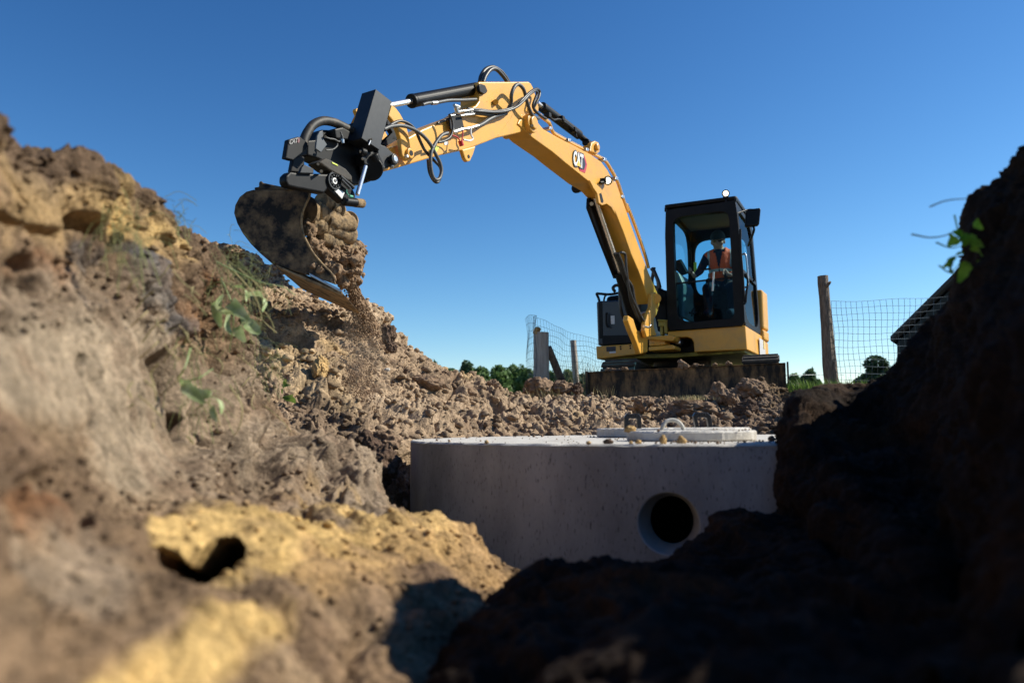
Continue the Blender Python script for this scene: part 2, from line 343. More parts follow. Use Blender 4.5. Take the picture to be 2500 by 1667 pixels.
def paint_left(Q, px, py, D):
    n1 = fbm(Q * 5, 4, 91); n2 = fbm(Q * 11 + 3, 4, 95); wx = px + n1 * 60; wy = py + n2 * 60
    C = np.tile(np.array(BROWN), (len(px), 1)); 
    def mix(c, m): 
        nonlocal C; C = C * (1 - m[:, None]) + np.array(c) * m[:, None]
    mix(TAN, sm(-.1, .5, n1)); mix(DARK, .5 * sm(.15, .5, n2))
    mix((.44, .30, .145), .55 * seg_mask(wx, wy, [(0, 390), (90, 450), (180, 500)], 45) * sm(-.5, .2, n1 + .2))
    mix((.36, .235, .11), .8 * seg_mask(wx, wy, [(-80, 470), (60, 500), (180, 545)], 60))
    mix(OCHRE, .95 * seg_mask(wx, wy, [(235, 395), (260, 470), (310, 540), (380, 590)], 42))
    mix(OCHRE, .6 * seg_mask(wx, wy, [(380, 590), (430, 620)], 30))
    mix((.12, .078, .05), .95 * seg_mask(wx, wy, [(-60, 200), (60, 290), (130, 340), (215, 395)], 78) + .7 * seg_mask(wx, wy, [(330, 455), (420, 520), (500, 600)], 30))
    mix(RUST, .5 * seg_mask(wx, wy, [(110, 640), (160, 660), (220, 690)], 26) + .4 * seg_mask(wx, wy, [(470, 720), (490, 780)], 25))
    mix(SLATE, .85 * seg_mask(wx, wy, [(345, 640), (375, 700), (430, 770)], 40, .3)); mix(SLATE, .6 * seg_mask(wx, wy, [(245, 620), (265, 650)], 14))
    mix(GREY, .7 * seg_mask(wx, wy, [(80, 720), (280, 740), (520, 1000), (620, 900)], 70))
    mix(PALE, .95 * seg_mask(wx, wy, [(30, 900), (280, 880), (360, 960), (330, 1090)], 120, .35))
    mix(GREY, .85 * seg_mask(wx, wy, [(500, 1150), (640, 1100), (800, 1130), (880, 1190)], 75, .5))
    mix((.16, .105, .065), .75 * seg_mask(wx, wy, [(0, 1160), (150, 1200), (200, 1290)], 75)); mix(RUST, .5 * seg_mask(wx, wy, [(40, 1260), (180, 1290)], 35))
    mix(GREY, .7 * seg_mask(wx, wy, [(-50, 1370), (120, 1400), (250, 1430)], 70))
    mix(OCHRE, .97 * seg_mask(wx, wy, [(390, 1292), (600, 1262), (780, 1290), (900, 1320)], 34, .5))
    mix(OCHRE, .97 * seg_mask(wx, wy, [(620, 1330), (760, 1290), (900, 1320), (1040, 1310)], 62, .5) * sm(-.75, -.1, n1))
    mix((.46, .29, .13), .7 * seg_mask(wx, wy, [(760, 1400), (950, 1350), (1090, 1330), (1180, 1400)], 60))
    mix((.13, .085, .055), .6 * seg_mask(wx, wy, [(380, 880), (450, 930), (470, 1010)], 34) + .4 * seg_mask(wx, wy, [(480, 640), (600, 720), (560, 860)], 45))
    mix((.17, .11, .07), .55 * sm(.05, .4, fbm(Q * 8 + 5, 4, 97)))
    mix(OCHRE, .95 * seg_mask(wx, wy, [(260, 1680), (430, 1640), (560, 1570), (640, 1560)], 62, .5))
    return C
def carried_on(r):                                # the bank goes on beside and behind the camera
    e = r[:1].copy(); e[:, 0] -= .14; e[:, 1] -= 1.3; e[:, 3] -= 500; return np.concatenate([e, r])
LR = [carried_on(r) for r in [back3, back2, back1] + [row3d(poly_resample(L_, N)) for L_ in (L1, L2, L3, L4, L5, L6, L7, L8, L9)]]
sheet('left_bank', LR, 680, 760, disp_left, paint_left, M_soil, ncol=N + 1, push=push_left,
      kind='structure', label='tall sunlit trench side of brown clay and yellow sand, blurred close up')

# ---- spoil heap and berm behind the tank
H1 = [(250, 560, 5.2), (430, 592, 5.3), (510, 603, 5.5), (570, 615, 5.6), (620, 650, 5.7), (700, 692, 5.8), (800, 742, 5.9), (860, 772, 6.0), (905, 752, 6.1), (940, 792, 6.15), (985, 840, 6.2), (1060, 892, 6.4), (1150, 930, 6.6),
      (1260, 958, 6.8), (1400, 968, 6.9), (1480, 972, 6.8), (1600, 982, 6.7), (1700, 970, 6.6), (1800, 958, 6.5), (1870, 935, 6.4), (1950, 936, 6.3), (2100, 940, 6.0), (2300, 930, 5.6)]
H2 = [(200, 700, 4.8), (350, 710, 4.8), (450, 722, 4.85), (560, 744, 4.95), (650, 772, 5.1), (760, 812, 5.25), (850, 850, 5.4), (930, 875, 5.5), (1000, 902, 5.65), (1080, 935, 5.8), (1160, 962, 5.95), (1260, 985, 6.1), (1400, 1000, 6.2), (1500, 1005, 6.2), (1700, 1000, 6.0), (1850, 978, 5.9), (2000, 968, 5.7), (2300, 960, 5.1)]
H3 = [(200, 860, 4.3), (400, 880, 4.3), (550, 890, 4.4), (650, 900, 4.5), (760, 925, 4.6), (850, 950, 4.7), (930, 970, 4.9), (1000, 990, 5.1), (1080, 1005, 5.2), (1160, 1020, 5.35), (1260, 1030, 5.5), (1400, 1034, 5.6), (1500, 1034, 5.6), (1700, 1032, 5.4), (1850, 1015, 5.3), (2000, 1005, 5.1), (2300, 1000, 4.5)]
H4 = [(200, 1010, 3.7), (400, 1020, 3.7), (600, 1020, 3.75), (760, 1020, 3.8), (850, 1030, 3.8), (930, 1050, 3.85), (1000, 1064, 4.05), (1060, 1063, 4.4), (1150, 1062, 4.75), (1300, 1060, 5.05), (1500, 1059, 5.1), (1700, 1055, 4.95), (1850, 1050, 4.7), (2000, 1040, 4.3), (2300, 1030, 3.8)]
H5 = [(200, 1250, 3.1), (400, 1250, 3.1), (600, 1230, 3.1), (760, 1210, 3.15), (850, 1190, 3.3), (930, 1180, 3.5), (985, 1180, 3.75), (1050, 1170, 4.3), (1150, 1160, 4.75), (1300, 1150, 5.05), (1500, 1150, 5.1), (1700, 1150, 4.95), (1850, 1140, 4.6), (2000, 1130, 4.2), (2300, 1120, 3.6)]
H6 = [(200, 1500, 2.6), (400, 1500, 2.6), (600, 1480, 2.6), (760, 1440, 2.7), (850, 1400, 3.0), (930, 1380, 3.3), (985, 1360, 3.7), (1050, 1350, 4.3), (1150, 1340, 4.75), (1300, 1330, 5.05), (1500, 1330, 5.1), (1700, 1330, 4.95), (1850, 1330, 4.5), (2000, 1330, 4.0), (2300, 1330, 3.4)]
h1 = row3d(poly_resample(H1, 26))
hb1 = pushed(h1, .0, .5, -.04); hb2 = pushed(h1, 0, 1.6, 0); hb2[:, 2] = np.minimum(hb2[:, 2], .18) ; hb3 = pushed(hb2, 0, 1.2, -.12)
def disp_heap(Q, px, py):
    W = Q + np.stack([fbm(Q * 2 + 9 * j, 2, 170 + j) for j in range(3)], 1) * .12
    W2 = W + np.stack([fbm(Q * 14 + 9 * j, 2, 180 + j) for j in range(3)], 1) * .035
    k = .45 + .75 * sm(-.35, .35, fbm(Q * .9, 2, 140))
    right = sm(1050, 1350, px)
    d = fbm(Q * 1.3, 3, 103) * .06 + clods(W * 2.3, 111, .6) * .07 * (k + .3 * right) + facets(W * 3.2, 112) * .045 * (k + .4 * right) + facets(W * 7.5, 121) * .032 * (k + .4 * right) + facets(W2 * 16, 131) * .019 + facets(W2 * 36, 141) * .009 + fbm(Q * 16, 4, 105) * .030 + fbm(Q * 50, 3, 106) * .012 - cracks(W2 * 3, .08, 151) * .04
    d -= .22 * seg_mask(px, py, [(640, 790), (690, 825), (740, 845)], 20, .5)
    d += .08 * seg_mask(px, py, [(620, 850), (720, 880), (790, 930)], 30, .6)
    d -= .10 * seg_mask(px, py, [(940, 805), (950, 830)], 14, .6)
    d *= np.where(py > 1045, .5, 1.0) + 0 * px
    return d - d.mean() - .02
def paint_heap(Q, px, py, D):
    n1 = fbm(Q * 2.4, 4, 191); n2 = fbm(Q * 6 + 3, 4, 195); wx = px + n1 * 50; wy = py + n2 * 50
    C = np.tile(np.array((.36, .255, .165)), (len(px), 1))
    def mix(c, m):
        nonlocal C; C = C * (1 - m[:, None]) + np.array(c) * m[:, None]
    mix((.47, .345, .23), sm(-.1, .45, n1)); mix((.20, .13, .085), .7 * sm(.1, .5, n2))
    mix(OCHRE, .35 * sm(.25, .5, fbm(Q * 1.7 + 8, 3, 197)))
    mix((.42, .30, .17), .7 * seg_mask(wx, wy, [(630, 850), (750, 900), (830, 990)], 40))
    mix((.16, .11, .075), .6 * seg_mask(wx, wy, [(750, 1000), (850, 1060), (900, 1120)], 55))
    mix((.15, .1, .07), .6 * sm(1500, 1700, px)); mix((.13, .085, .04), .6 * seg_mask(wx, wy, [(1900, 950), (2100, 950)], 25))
    return C
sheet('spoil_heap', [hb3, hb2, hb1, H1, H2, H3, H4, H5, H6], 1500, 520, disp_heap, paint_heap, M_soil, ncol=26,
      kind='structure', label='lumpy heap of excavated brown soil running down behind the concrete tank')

# ---- right bank: near soil, the shade of its sunless face put into the colour
S = [(4300, -600, .85), (3500, -320, 1.15), (3100, -200, 1.35), (2800, -60, 1.5), (2640, 215, 1.6), (2530, 405, 1.7), (2468, 432, 1.7), (2438, 472, 1.75), (2396, 492, 1.8), (2332, 524, 1.85), (2352, 560, 1.9), (2372, 600, 1.95), (2345, 668, 2.0), (2290, 725, 2.15), (2245, 780, 2.3), (2195, 838, 2.4), (2120, 905, 2.6),
     (2065, 948, 2.65), (1985, 968, 2.6), (1925, 985, 2.45), (1902, 1015, 2.3), (1925, 1088, 2.2), (1893, 1145, 2.15), (1880, 1205, 2.1), (1898, 1272, 2.1), (1800, 1270, 2.05), (1738, 1332, 2.0), (1670, 1378, 1.95), (1592, 1425, 1.85), (1530, 1403, 1.7),
     (1450, 1380, 1.6), (1350, 1388, 1.55), (1300, 1412, 1.5), (1255, 1462, 1.42), (1190, 1520, 1.3), (1110, 1640, 1.1), (1020, 1800, .9), (900, 2050, .7)]
S = [((x + (66 if y < 920 else 58 if y < 970 else 42) if 1870 < x < 2260 and y < 1300 else x + 52 if 2260 <= x < 2390 else x + 30 if 2390 <= x < 2480 else x), y, Y) for x, y, Y in S]
s1 = poly_resample(S, 66); Fp = np.array([2500, 1750, .62])
def toward(k, b=0): 
    r = s1 * (1 - k) + Fp * k; r[:, 2] -= b * np.sin(np.pi * k); return row3d(r)
sb = row3d(s1 * np.array([1, 1, 1])); sc1 = sb.copy(); sc1[:, :3] *= 1.12; sc1[:, 0] += .06; sc1[:, 2] -= .03
sc2 = sb.copy(); sc2[:, :3] *= 1.2; sc2[:, 0] += .7; sc2[:, 2] -= .12
sc2[:, 2] = np.where(s1[:, 0] < 1950, np.minimum(sc2[:, 2], -.35), sc2[:, 2])
sc3 = sc2.copy(); sc3[:, 0] += .8; sc3[:, 2] -= .25
def disp_right(Q, px, py):
    W = Q + np.stack([fbm(Q * 4 + 9 * j, 2, 270 + j) for j in range(3)], 1) * .05
    d = fbm(Q * 2.4, 3, 203) * .035 + clods(W * 4.5, 211, .5) * .025 + facets(W * 7, 212) * .03 + facets(W * 17, 221) * .02 + facets(W * 40, 231) * .009 + fbm(Q * 16, 4, 205) * .012
    return d - d.mean() - .02
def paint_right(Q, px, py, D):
    n1 = fbm(Q * 4, 4, 291); C = np.tile(np.array((.023, .0145, .010)), (len(px), 1))  # shade of the bank painted in as near black soil
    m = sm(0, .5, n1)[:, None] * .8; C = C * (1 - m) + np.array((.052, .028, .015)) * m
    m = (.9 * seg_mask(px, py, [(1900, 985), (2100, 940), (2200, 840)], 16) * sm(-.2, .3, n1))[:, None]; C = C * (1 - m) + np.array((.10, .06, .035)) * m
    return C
sheet('right_bank', [sc3, sc2, sc1, sb, toward(.12, .12), toward(.3, .2), toward(.5, .18), toward(.7, .1), toward(.88), toward(1.1)], 900, 420, disp_right, paint_right, M_shadesoil,
      ncol=66, kind='structure', label='near black soil bank, its shade put into the colour, closing the right side of the trench')

# ---- the field, one sheet out to the horizon with the pit sunk into it
def ground_z(x, y):
    z = .16 + .0035 * np.clip(y - 7, 0, 60) + .02 * np.sin(x * .7) * np.cos(y * .6)
    z = z + .28 * sm(.6, 2.4, x) * (1 - sm(2.0, 3.6, y)) * sm(-1.5, -.5, y + 0 * x) 
    z = z + .55 * (1 - sm(-2.2, -1.0, x)) * (1 - sm(2.5, 4.5, y))
    pit = sm(-1.5, -.9, x) * (1 - sm(2.1, 2.9, x)) * (1 - sm(6.1, 6.9, y)) * sm(-3.2, -2.2, y)
    pit = np.maximum(pit, sm(-1.5, -.9, x) * (1 - sm(.75, 1.1, x + 0 * y)) * (1 - sm(1.2, 1.8, y)) * sm(-3.2, -2.2, y)) * np.where(y < 1.9, 1 - sm(.95, 1.35, x), 1)
    return z * (1 - pit) + (-1.62) * pit
ax = np.r_[-1500, -700, -300, -140, -70, -35, -18, np.linspace(-10, -3, 15), np.linspace(-2.9, 4.5, 120), np.linspace(4.7, 14, 24), 20, 35, 70, 150, 320, 700, 1500]
ay = np.r_[-600, -100, -30, -10, np.linspace(-5, 7, 150), np.linspace(7.2, 25, 50), 30, 38, 50, 70, 100, 150, 240, 400, 800, 2000]
GX, GY = np.meshgrid(ax, ay); GZ = ground_z(GX, GY)
Pg = np.stack([GX.ravel(), GY.ravel(), GZ.ravel()], 1)
Pg[:, 2] += fbm(Pg * np.array([3, 3, 0]), 3, 300) * .03
ii = np.arange(Pg.shape[0]).reshape(GX.shape)
Fg = np.stack([ii[:-1, :-1], ii[:-1, 1:], ii[1:, 1:], ii[1:, :-1]], -1).reshape(-1, 4)
M_field = soil_mat('field', col=(.13, .12, .06), bump=.02, bsc=8)
g = link('ground', np_mesh('ground', Pg, Fg), M_field, smooth=True); tag(g, kind='structure', label='grassy field level reaching to the horizon around the pit')

# ------------------------------------------------------------------ concrete tank
TC = Vector((.824, 3.66, 0)); TR = 1.28; TZ = -.058
M_conc = mat('concrete', (.42, .385, .365), .85, c2=(.31, .285, .27), sc=4, amt=.8, bump=.002, bsc=220, spec=.25, stretch=(1, 1, .28))
M_concl = mat('pale_concrete', (.60, .57, .52), .85, c2=(.40, .36, .31), sc=9, amt=.8, bump=.003, bsc=120, spec=.25)
def add_speckle(m, sc_=160, thr=.73, dark=.35):
    N, L = nodes(m); b = N['Principled BSDF']; src = b.inputs['Base Color'].links[0].from_socket
    tc = N.new('ShaderNodeTexCoord'); no = N.new('ShaderNodeTexNoise'); no.inputs['Scale'].default_value = sc_; no.inputs['Detail'].default_value = 2
    mp = N.new('ShaderNodeMapping'); mp.inputs['Scale'].default_value = (1, 1, .3); L.new(tc.outputs['Object'], mp.inputs[0]); L.new(mp.outputs[0], no.inputs['Vector'])
    mr = N.new('ShaderNodeMapRange'); mr.inputs[1].default_value = thr - .12; mr.inputs[2].default_value = thr; mr.inputs[3].default_value = 1; mr.inputs[4].default_value = dark
    L.new(no.outputs['Fac'], mr.inputs[0]); vm = N.new('ShaderNodeVectorMath'); vm.operation = 'SCALE'; L.new(src, vm.inputs[0]); L.new(mr.outputs[0], vm.inputs['Scale']); L.new(vm.outputs[0], b.inputs['Base Color'])
add_speckle(M_conc)
M_ring = mat('collar_concrete', (.40, .37, .34), .85, c2=(.28, .25, .22), sc=12)
# mould seam and damp stains on the concrete
def add_stain(m):
    N, L = nodes(m); b = N['Principled BSDF']; src = b.inputs['Base Color'].links[0].from_socket
    tc = N.new('ShaderNodeTexCoord'); no = N.new('ShaderNodeTexNoise'); no.inputs['Scale'].default_value = 2.2; no.inputs['Detail'].default_value = 7; no.inputs['Roughness'].default_value = .7
    mp = N.new('ShaderNodeMapping'); mp.inputs['Scale'].default_value = (1, 1, .5); L.new(tc.outputs['Object'], mp.inputs[0]); L.new(mp.outputs[0], no.inputs['Vector'])
    mr = N.new('ShaderNodeMapRange'); mr.inputs[1].default_value = .35; mr.inputs[2].default_value = .68; mr.inputs[3].default_value = 1.18; mr.inputs[4].default_value = .66
    L.new(no.outputs['Fac'], mr.inputs[0]); vm = N.new('ShaderNodeVectorMath'); vm.operation = 'SCALE'; L.new(src, vm.inputs[0]); L.new(mr.outputs[0], vm.inputs['Scale']); L.new(vm.outputs[0], b.inputs['Base Color'])
add_stain(M_conc)
tank = empty('concrete_tank', (TC.x, TC.y, TZ - 1.5), label='large round grey concrete septic tank set in the trench below the excavator', cat='tank')
def local(o):                                     # keep world geometry while parented to a moved empty
    o.matrix_parent_inverse = Matrix.Translation(-o.parent.location); return o
def hole_dir():
    p = Vector(ray(1632, 1278)); p2 = p.xy.normalized(); c = TC.xy; b = p2.dot(c); d = b - math.sqrt(b * b - c.length_squared + TR * TR)
    h = p2 * d; return Vector((h.x, h.y, p.z / p.xy.length * d))
hp = hole_dir(); hn = (Vector((hp.x, hp.y, 0)) - Vector((TC.x, TC.y, 0))).normalized()
# wall: fine polar grid with a round opening cut, flared collar inside it
n_th = 180; th0 = math.atan2(hn.y, hn.x); wt = .11; zs = TZ; zb = TZ - 1.5
bm = bmesh.new()
def wallpt(s, t, r): a = th0 + s / TR; return Vector((TC.x + math.cos(a) * r, TC.y + math.sin(a) * r, t))
rh = .0905; hz = hp.z; m_ = 48; sq = .17
rings = []
def ringpts(fn): return [bm.verts.new(fn(2 * math.pi * k / m_)) for k in range(m_)]
def sqf(a, q):
    c, s_ = math.cos(a), math.sin(a); k = q / max(abs(c), abs(s_)); return c * k, s_ * k
r_sq = ringpts(lambda a: wallpt(sqf(a, sq)[0], hz + sqf(a, sq)[1], TR))
r_c0 = ringpts(lambda a: wallpt(math.cos(a) * (rh + .004), hz + math.sin(a) * (rh + .004), TR))
r_c1 = ringpts(lambda a: wallpt(math.cos(a) * rh, hz + math.sin(a) * rh, TR - .004))
r_c2 = ringpts(lambda a: wallpt(math.cos(a) * (rh - .009), hz + math.sin(a) * (rh - .009), TR - .05))
r_c3 = ringpts(lambda a: wallpt(math.cos(a) * (rh - .018), hz + math.sin(a) * (rh - .018), TR - wt))
r_sq2 = ringpts(lambda a: wallpt(sqf(a, sq)[0], hz + sqf(a, sq)[1], TR - wt))
for q_, (A_, B_) in enumerate(((r_sq, r_c0), (r_c0, r_c1), (r_c1, r_c2), (r_c2, r_c3), (r_c3, r_sq2))):
    for k in range(m_): bm.faces.new((A_[k], A_[(k + 1) % m_], B_[(k + 1) % m_], B_[k])).material_index = 1 if q_ in (1, 2, 3) else 0
def strip(s0, s1, t0, t1, n, r, flip=False, nz=1):
    for i in range(n):
        a, b = s0 + (s1 - s0) * i / n, s0 + (s1 - s0) * (i + 1) / n
        v = [bm.verts.new(wallpt(*q, r)) for q in ((a, t0), (b, t0), (b, t1), (a, t1))]
        bm.faces.new(v[::-1] if flip else v)
per = 2 * math.pi * TR
for r_, fl in ((TR, False), (TR - wt, True)):
    strip(sq, per - sq, zb, hz - sq, n_th, r_, fl); strip(sq, per - sq, hz - sq, hz + sq, n_th, r_, fl); strip(sq, per - sq, hz + sq, zs - .008, n_th, r_, fl)
    strip(-sq, sq, zb, hz - sq, 10, r_, fl); strip(-sq, sq, hz + sq, zs - .008, 10, r_, fl)
bmesh.ops.remove_doubles(bm, verts=bm.verts, dist=.0008); bmesh.ops.recalc_face_normals(bm, faces=bm.faces)
me = bpy.data.meshes.new('wall'); bm.to_mesh(me); bm.free(); me.shade_smooth(); me.set_sharp_from_angle(angle=R(30))
local(link('wall', me, [M_conc, M_ring], tank))
mbv = MB()
# cover slab: a disc with a slightly chipped rim
nr = 260; V = []; Fc = []
for j, (rr, zz) in enumerate(((TR - .01, zs - .0075), (TR + .0015, zs - .0075), (TR + .0015, zs - .006), (TR - .006, zs), (TR * .6, zs), (TR * .3, zs))):
    for i in range(nr):
        a = 2 * math.pi * i / nr; e = (RNG.random() - .5) * .003 + (-.006 if RNG.random() < .06 else 0) if j in (1, 2, 3) else 0
        V.append((TC.x + math.cos(a) * (rr + e), TC.y + math.sin(a) * (rr + e), zz + (e * .5 if j == 3 else 0)))
for j in range(5): Fc += [(j * nr + i, j * nr + (i + 1) % nr, (j + 1) * nr + (i + 1) % nr, (j + 1) * nr + i) for i in range(nr)]
Fc.append(tuple(range(5 * nr, 6 * nr)))
mbv.add(V, Fc); local(mbv.build('cover_slab', M_concl, tank))
mb = MB().cyl((TC.x, TC.y, zb + .12), (TC.x, TC.y, zb), TR - .005, n=96); local(mb.build('base_slab', M_conc, tank))

def slab(name, cx, cy, r, z0, h, matl, **tg):
    root = empty(name, (cx, cy, z0), **tg); V = []; F = []; n = 128
    prof = ((r - .004, 0), (r, .004), (r + .001, h - .006), (r - .006, h), (r * .5, h + .002))
    for rr, zz in prof:
        for i in range(n):
            a = 2 * math.pi * i / n; e = RNG.normal() * .0012 - (.006 if RNG.random() < .04 and zz > h * .5 and rr > r * .9 else 0)
            V.append((cx + math.cos(a) * (rr + e), cy + math.sin(a) * (rr + e * .5), z0 + zz + (e * .6 if rr > r * .9 and zz > 0.01 else 0)))
    for j in range(4): F += [(j * n + i, j * n + (i + 1) % n, (j + 1) * n + (i + 1) % n, (j + 1) * n + i) for i in range(n)]
    F.append(tuple(range(4 * n, 5 * n))); F.append(tuple(range(n - 1, -1, -1)))
    m = MB(); m.add(V, F); local(m.build('disc', matl, root)); return root
M_handle = mat('black_rubber', (.012, .012, .014), .35, c2=(.03, .03, .03), sc=30)
M_strap = mat('whitish_cord', (.60, .58, .52), .6, c2=(.35, .33, .28), sc=40, amt=.9)
M_orange = mat('rust_mark', (.75, .28, .05), .8)
big = slab('manhole_lid', .79, 3.96, .372, TZ + .002, .041, M_concl, label='larger pale concrete lid with two black handles on top of the tank', cat='lid')
def clip_handle(cx, px0, px1, pyt, pyb, Y, tilt):
    a = at(px0, pyb, Y); b = at(px1, pyb, Y); h = (at(px0, pyt, Y) - a).z; zb_ = TZ + .041
    a.z = b.z = zb_; u = (b - a).normalized(); wv = Vector((-u.y, u.x, 0)); wd = .018
    P = [a, a + Vector((0, 0, h * .78)) + u * tilt, a + Vector((0, 0, h)) + u * (.012 + tilt), b + Vector((0, 0, h)) + u * (-.012 + tilt), b + Vector((0, 0, h * .78)) + u * tilt * .6, b]
    t = .019; Q = [b - u * t, b - u * t + Vector((0, 0, h * .62)) + u * tilt * .6, b - u * t * 1.2 + Vector((0, 0, h * .68)) + u * tilt, a + u * t * 1.2 + Vector((0, 0, h * .68)) + u * tilt, a + u * t + Vector((0, 0, h * .62)) + u * tilt, a + u * t]
    m = MB(); m.prism([p - wv * wd for p in P + Q], wv * 2 * wd)
    for k in range(4):
        c = (P[2] * (1 - (k + 1) / 5) + P[3] * ((k + 1) / 5)) - Vector((0, 0, .008)); m.box(c, u * .0025, wv * (wd + .003), Vector((0, 0, .007)))
    return local(m.build('handle', M_handle, big, bevel=.0025))
clip_handle(0, 1524, 1565, 1006, 1043, 3.72, 0); clip_handle(0, 1697, 1738, 1002, 1040, 3.95, -.012)
small = slab('inspection_lid', .70 - .04, 2.98, .235, TZ + .002, .034, M_concl, label='smaller pale concrete lid with a whitish rope loop, in front of the bigger lid', cat='lid')
zt = TZ + .036; loop = [atz(1612, 1060, zt)]; Yl = 3.0
loop = [at(1612, 1062, Yl), at(1616, 1046, Yl), at(1625, 1030, Yl + .005), at(1640, 1025, Yl + .01), at(1655, 1029, Yl + .01), at(1666, 1042, Yl + .01), at(1671, 1060, Yl + .01)]
local(MB().tube(loop, .0075, n=12, seg=8).build('rope_loop', M_strap, small, smooth=True))

def lump(seed, r, n=3, amp=.28, sx=1, sy=1, sz=1, fine=.1):
    bm = bmesh.new(); bmesh.ops.create_icosphere(bm, subdivisions=n, radius=1); V = np.array([v.co[:] for v in bm.verts])
    d = 1 + amp * fbm(V * 1.3 + seed * 7.7, 2, seed) * 1.3 + fine * fbm(V * 4 + seed, 3, seed + 5) + .30 * facets(V * 1.5 + seed, seed + 9) + .12 * facets(V * 3.6 + seed, seed + 19) 
    V = V * d[:, None] * np.array([sx, sy, sz]) * r; F = [[v.index for v in f.verts] for f in bm.faces]; bm.free(); return V, F
def clod(name, loc, r, seed, m, n=4, rz=0, **k):
    tg = {a: k.pop(a) for a in ('label', 'cat', 'group', 'kind') if a in k}
    V, F = lump(seed, r, n, **k); c, s_ = math.cos(rz), math.sin(rz); V = V @ np.array([[c, s_, 0], [-s_, c, 0], [0, 0, 1]])
    me = np_mesh(name, V, F, 3); o = link(name, me, m, smooth=True); o.location = loc; tag(o, **tg); return o
# crumbs on the tank: the ones large enough to single out
crumbs = [(1540, 1057, 2.95, 0.0158, 'flat sandy crumb at the left end of the rope-loop lid', 1.4), (1558, 1079, 2.5, 0.0108, 'round sandy crumb near the tank rim, third big one from left', 1), (1618, 1074, 2.5, 0.0144, 'upright egg shaped sandy crumb on the rim below the rope loop', .75),
          (1664, 1079, 2.5, 0.0122, 'low sandy crumb on the rim right of the egg shaped one', 1.3), (1883, 1068, 2.75, 0.0122, 'lone sandy crumb far right on the tank top beside the dark bank', 1), (1485, 1078, 2.55, 0.0115, 'dark brown crumb at the left end of the small lid', 1.3),
          (1437, 1079, 2.5, 0.0079, 'small brown crumb on the rim left of the lids', 1), (1188, 1078, 2.75, 0.0094, 'tan pebble on the bare left stretch of the tank rim', .9), (1540, 1083, 2.5, 0.0065, 'tiny yellowish crumb just left of the round sandy one', 1)]
for i, (px, py, Y, r, lb, sx) in enumerate(crumbs):
    p = at(px, py, Y); 
    zz = TZ + (.036 if i == 0 else 0) + r * .55
    o = clod('soil_crumb', (p.x, p.y, zz), r, 40 + i, M_darkclod if 'dark' in lb else M_sandclod, n=3, sx=sx, sz=1.25 if 'egg' in lb else .8, label=lb, cat='crumb of soil', group='larger crumbs of soil on the tank top')
V = []; F = []
for i in range(420):
    a = RNG.random() * 6.283; rr = TR * math.sqrt(RNG.random()) * .99; x = TC.x + rr * math.cos(a); y = TC.y + rr * math.sin(a)
    if i % 2: x, y = TC.x + math.cos(-1.9 + RNG.random() * 1.3) * TR * (.8 + .18 * RNG.random()), TC.y + math.sin(-1.9 + RNG.random() * 1.3) * TR * (.78 + .2 * RNG.random())
    if math.hypot(x - TC.x, y - TC.y) > TR * .985: continue
    z = TZ
    if math.hypot(x - big.location.x, y - big.location.y) < .38: z = TZ + .043
    if math.hypot(x - small.location.x, y - small.location.y) < .24: z = TZ + .036
    r = .0025 + .006 * RNG.random() ** 3; v, f = lump(100 + i % 12, r, 1); b = len(V) and sum(len(q) for q in V)
    V.append(v + np.array([x, y, z + r * .4])); F.append(np.array(f) + (b or 0))
o = link('soil_grit', np_mesh('soil_grit', np.concatenate(V), np.concatenate(F), 3), M_clod); tag(o, label='fine brown grit scattered over the concrete tank top and lids', cat='grit', kind='stuff')
# ------------------------------------------------------------------ excavator
M_yel = mat('yellow_paint', (.74, .37, .05), .36, c2=(.40, .25, .10), sc=5, amt=.55, lo=.48, hi=.75, bump=.0006, bsc=200)
M_blk = mat('black_paint', (.0035, .004, .0052), .48, spec=.2, c2=(.010, .010, .011), sc=9, amt=.7)
M_blkbox = mat('black_steel_box', (.012, .015, .019), .45, spec=.35, c2=(.03, .032, .035), sc=25, amt=.5)
M_navy = mat('dark_hood_paint', (.012, .017, .028), .35, c2=(.03, .032, .038), sc=6, amt=.5)
M_chrome = mat('chrome_rod', (.88, .86, .84), .27, metal=.85, c2=(.6, .6, .6), sc=20, amt=.4)
M_steel = mat('bright_fitting', (.62, .62, .60), .3, metal=.9, c2=(.35, .33, .3), sc=60)
M_hose = mat('black_hose', (.018, .018, .019), .45, c2=(.05, .047, .042), sc=25, amt=.6)
M_ghose = mat('grey_hose', (.075, .078, .078), .5, c2=(.04, .04, .04), sc=60, amt=.7)
M_red = mat('red_hose', (.55, .02, .02), .4)
M_under = mat('olive_underside', (.34, .33, .07), .6, c2=(.10, .09, .03), sc=7, amt=.9)
M_bucket = mat('muddy_bucket_steel', (.012, .011, .011), .65, spec=.25, c2=(.26, .17, .09), sc=8, amt=.9, bump=.008, bsc=30, lo=.44, hi=.66)
M_edge = mat('worn_steel_edge', (.42, .46, .52), .3, metal=.9, c2=(.25, .17, .1), sc=18, amt=.6)
M_mudsteel = mat('mud_caked_steel', (.34, .23, .12), .9, c2=(.06, .045, .03), sc=14, amt=.9, bump=.02, bsc=28, lo=.45, hi=.62)
M_blade = mat('rusty_muddy_blade', (.012, .010, .008), .75, c2=(.30, .18, .08), sc=11, amt=.95, bump=.012, bsc=24, lo=.42, hi=.72, stretch=(1, 1, .35))
M_pad = mat('track_pad', (.09, .075, .06), .75, c2=(.03, .028, .026), sc=18, amt=.8, bump=.003)
M_track = mat('track_rubber', (.015, .015, .015), .7, c2=(.05, .04, .03), sc=10)
M_lamp = mat('lamp_lens', (.9, .9, .85), .2, emit=((1, .85, .62), 2.2))
M_white = mat('white_label', (.75, .75, .73), .5, c2=(.5, .5, .5), sc=80)
M_greyp = mat('light_grey_decal', (.60, .58, .58), .45)
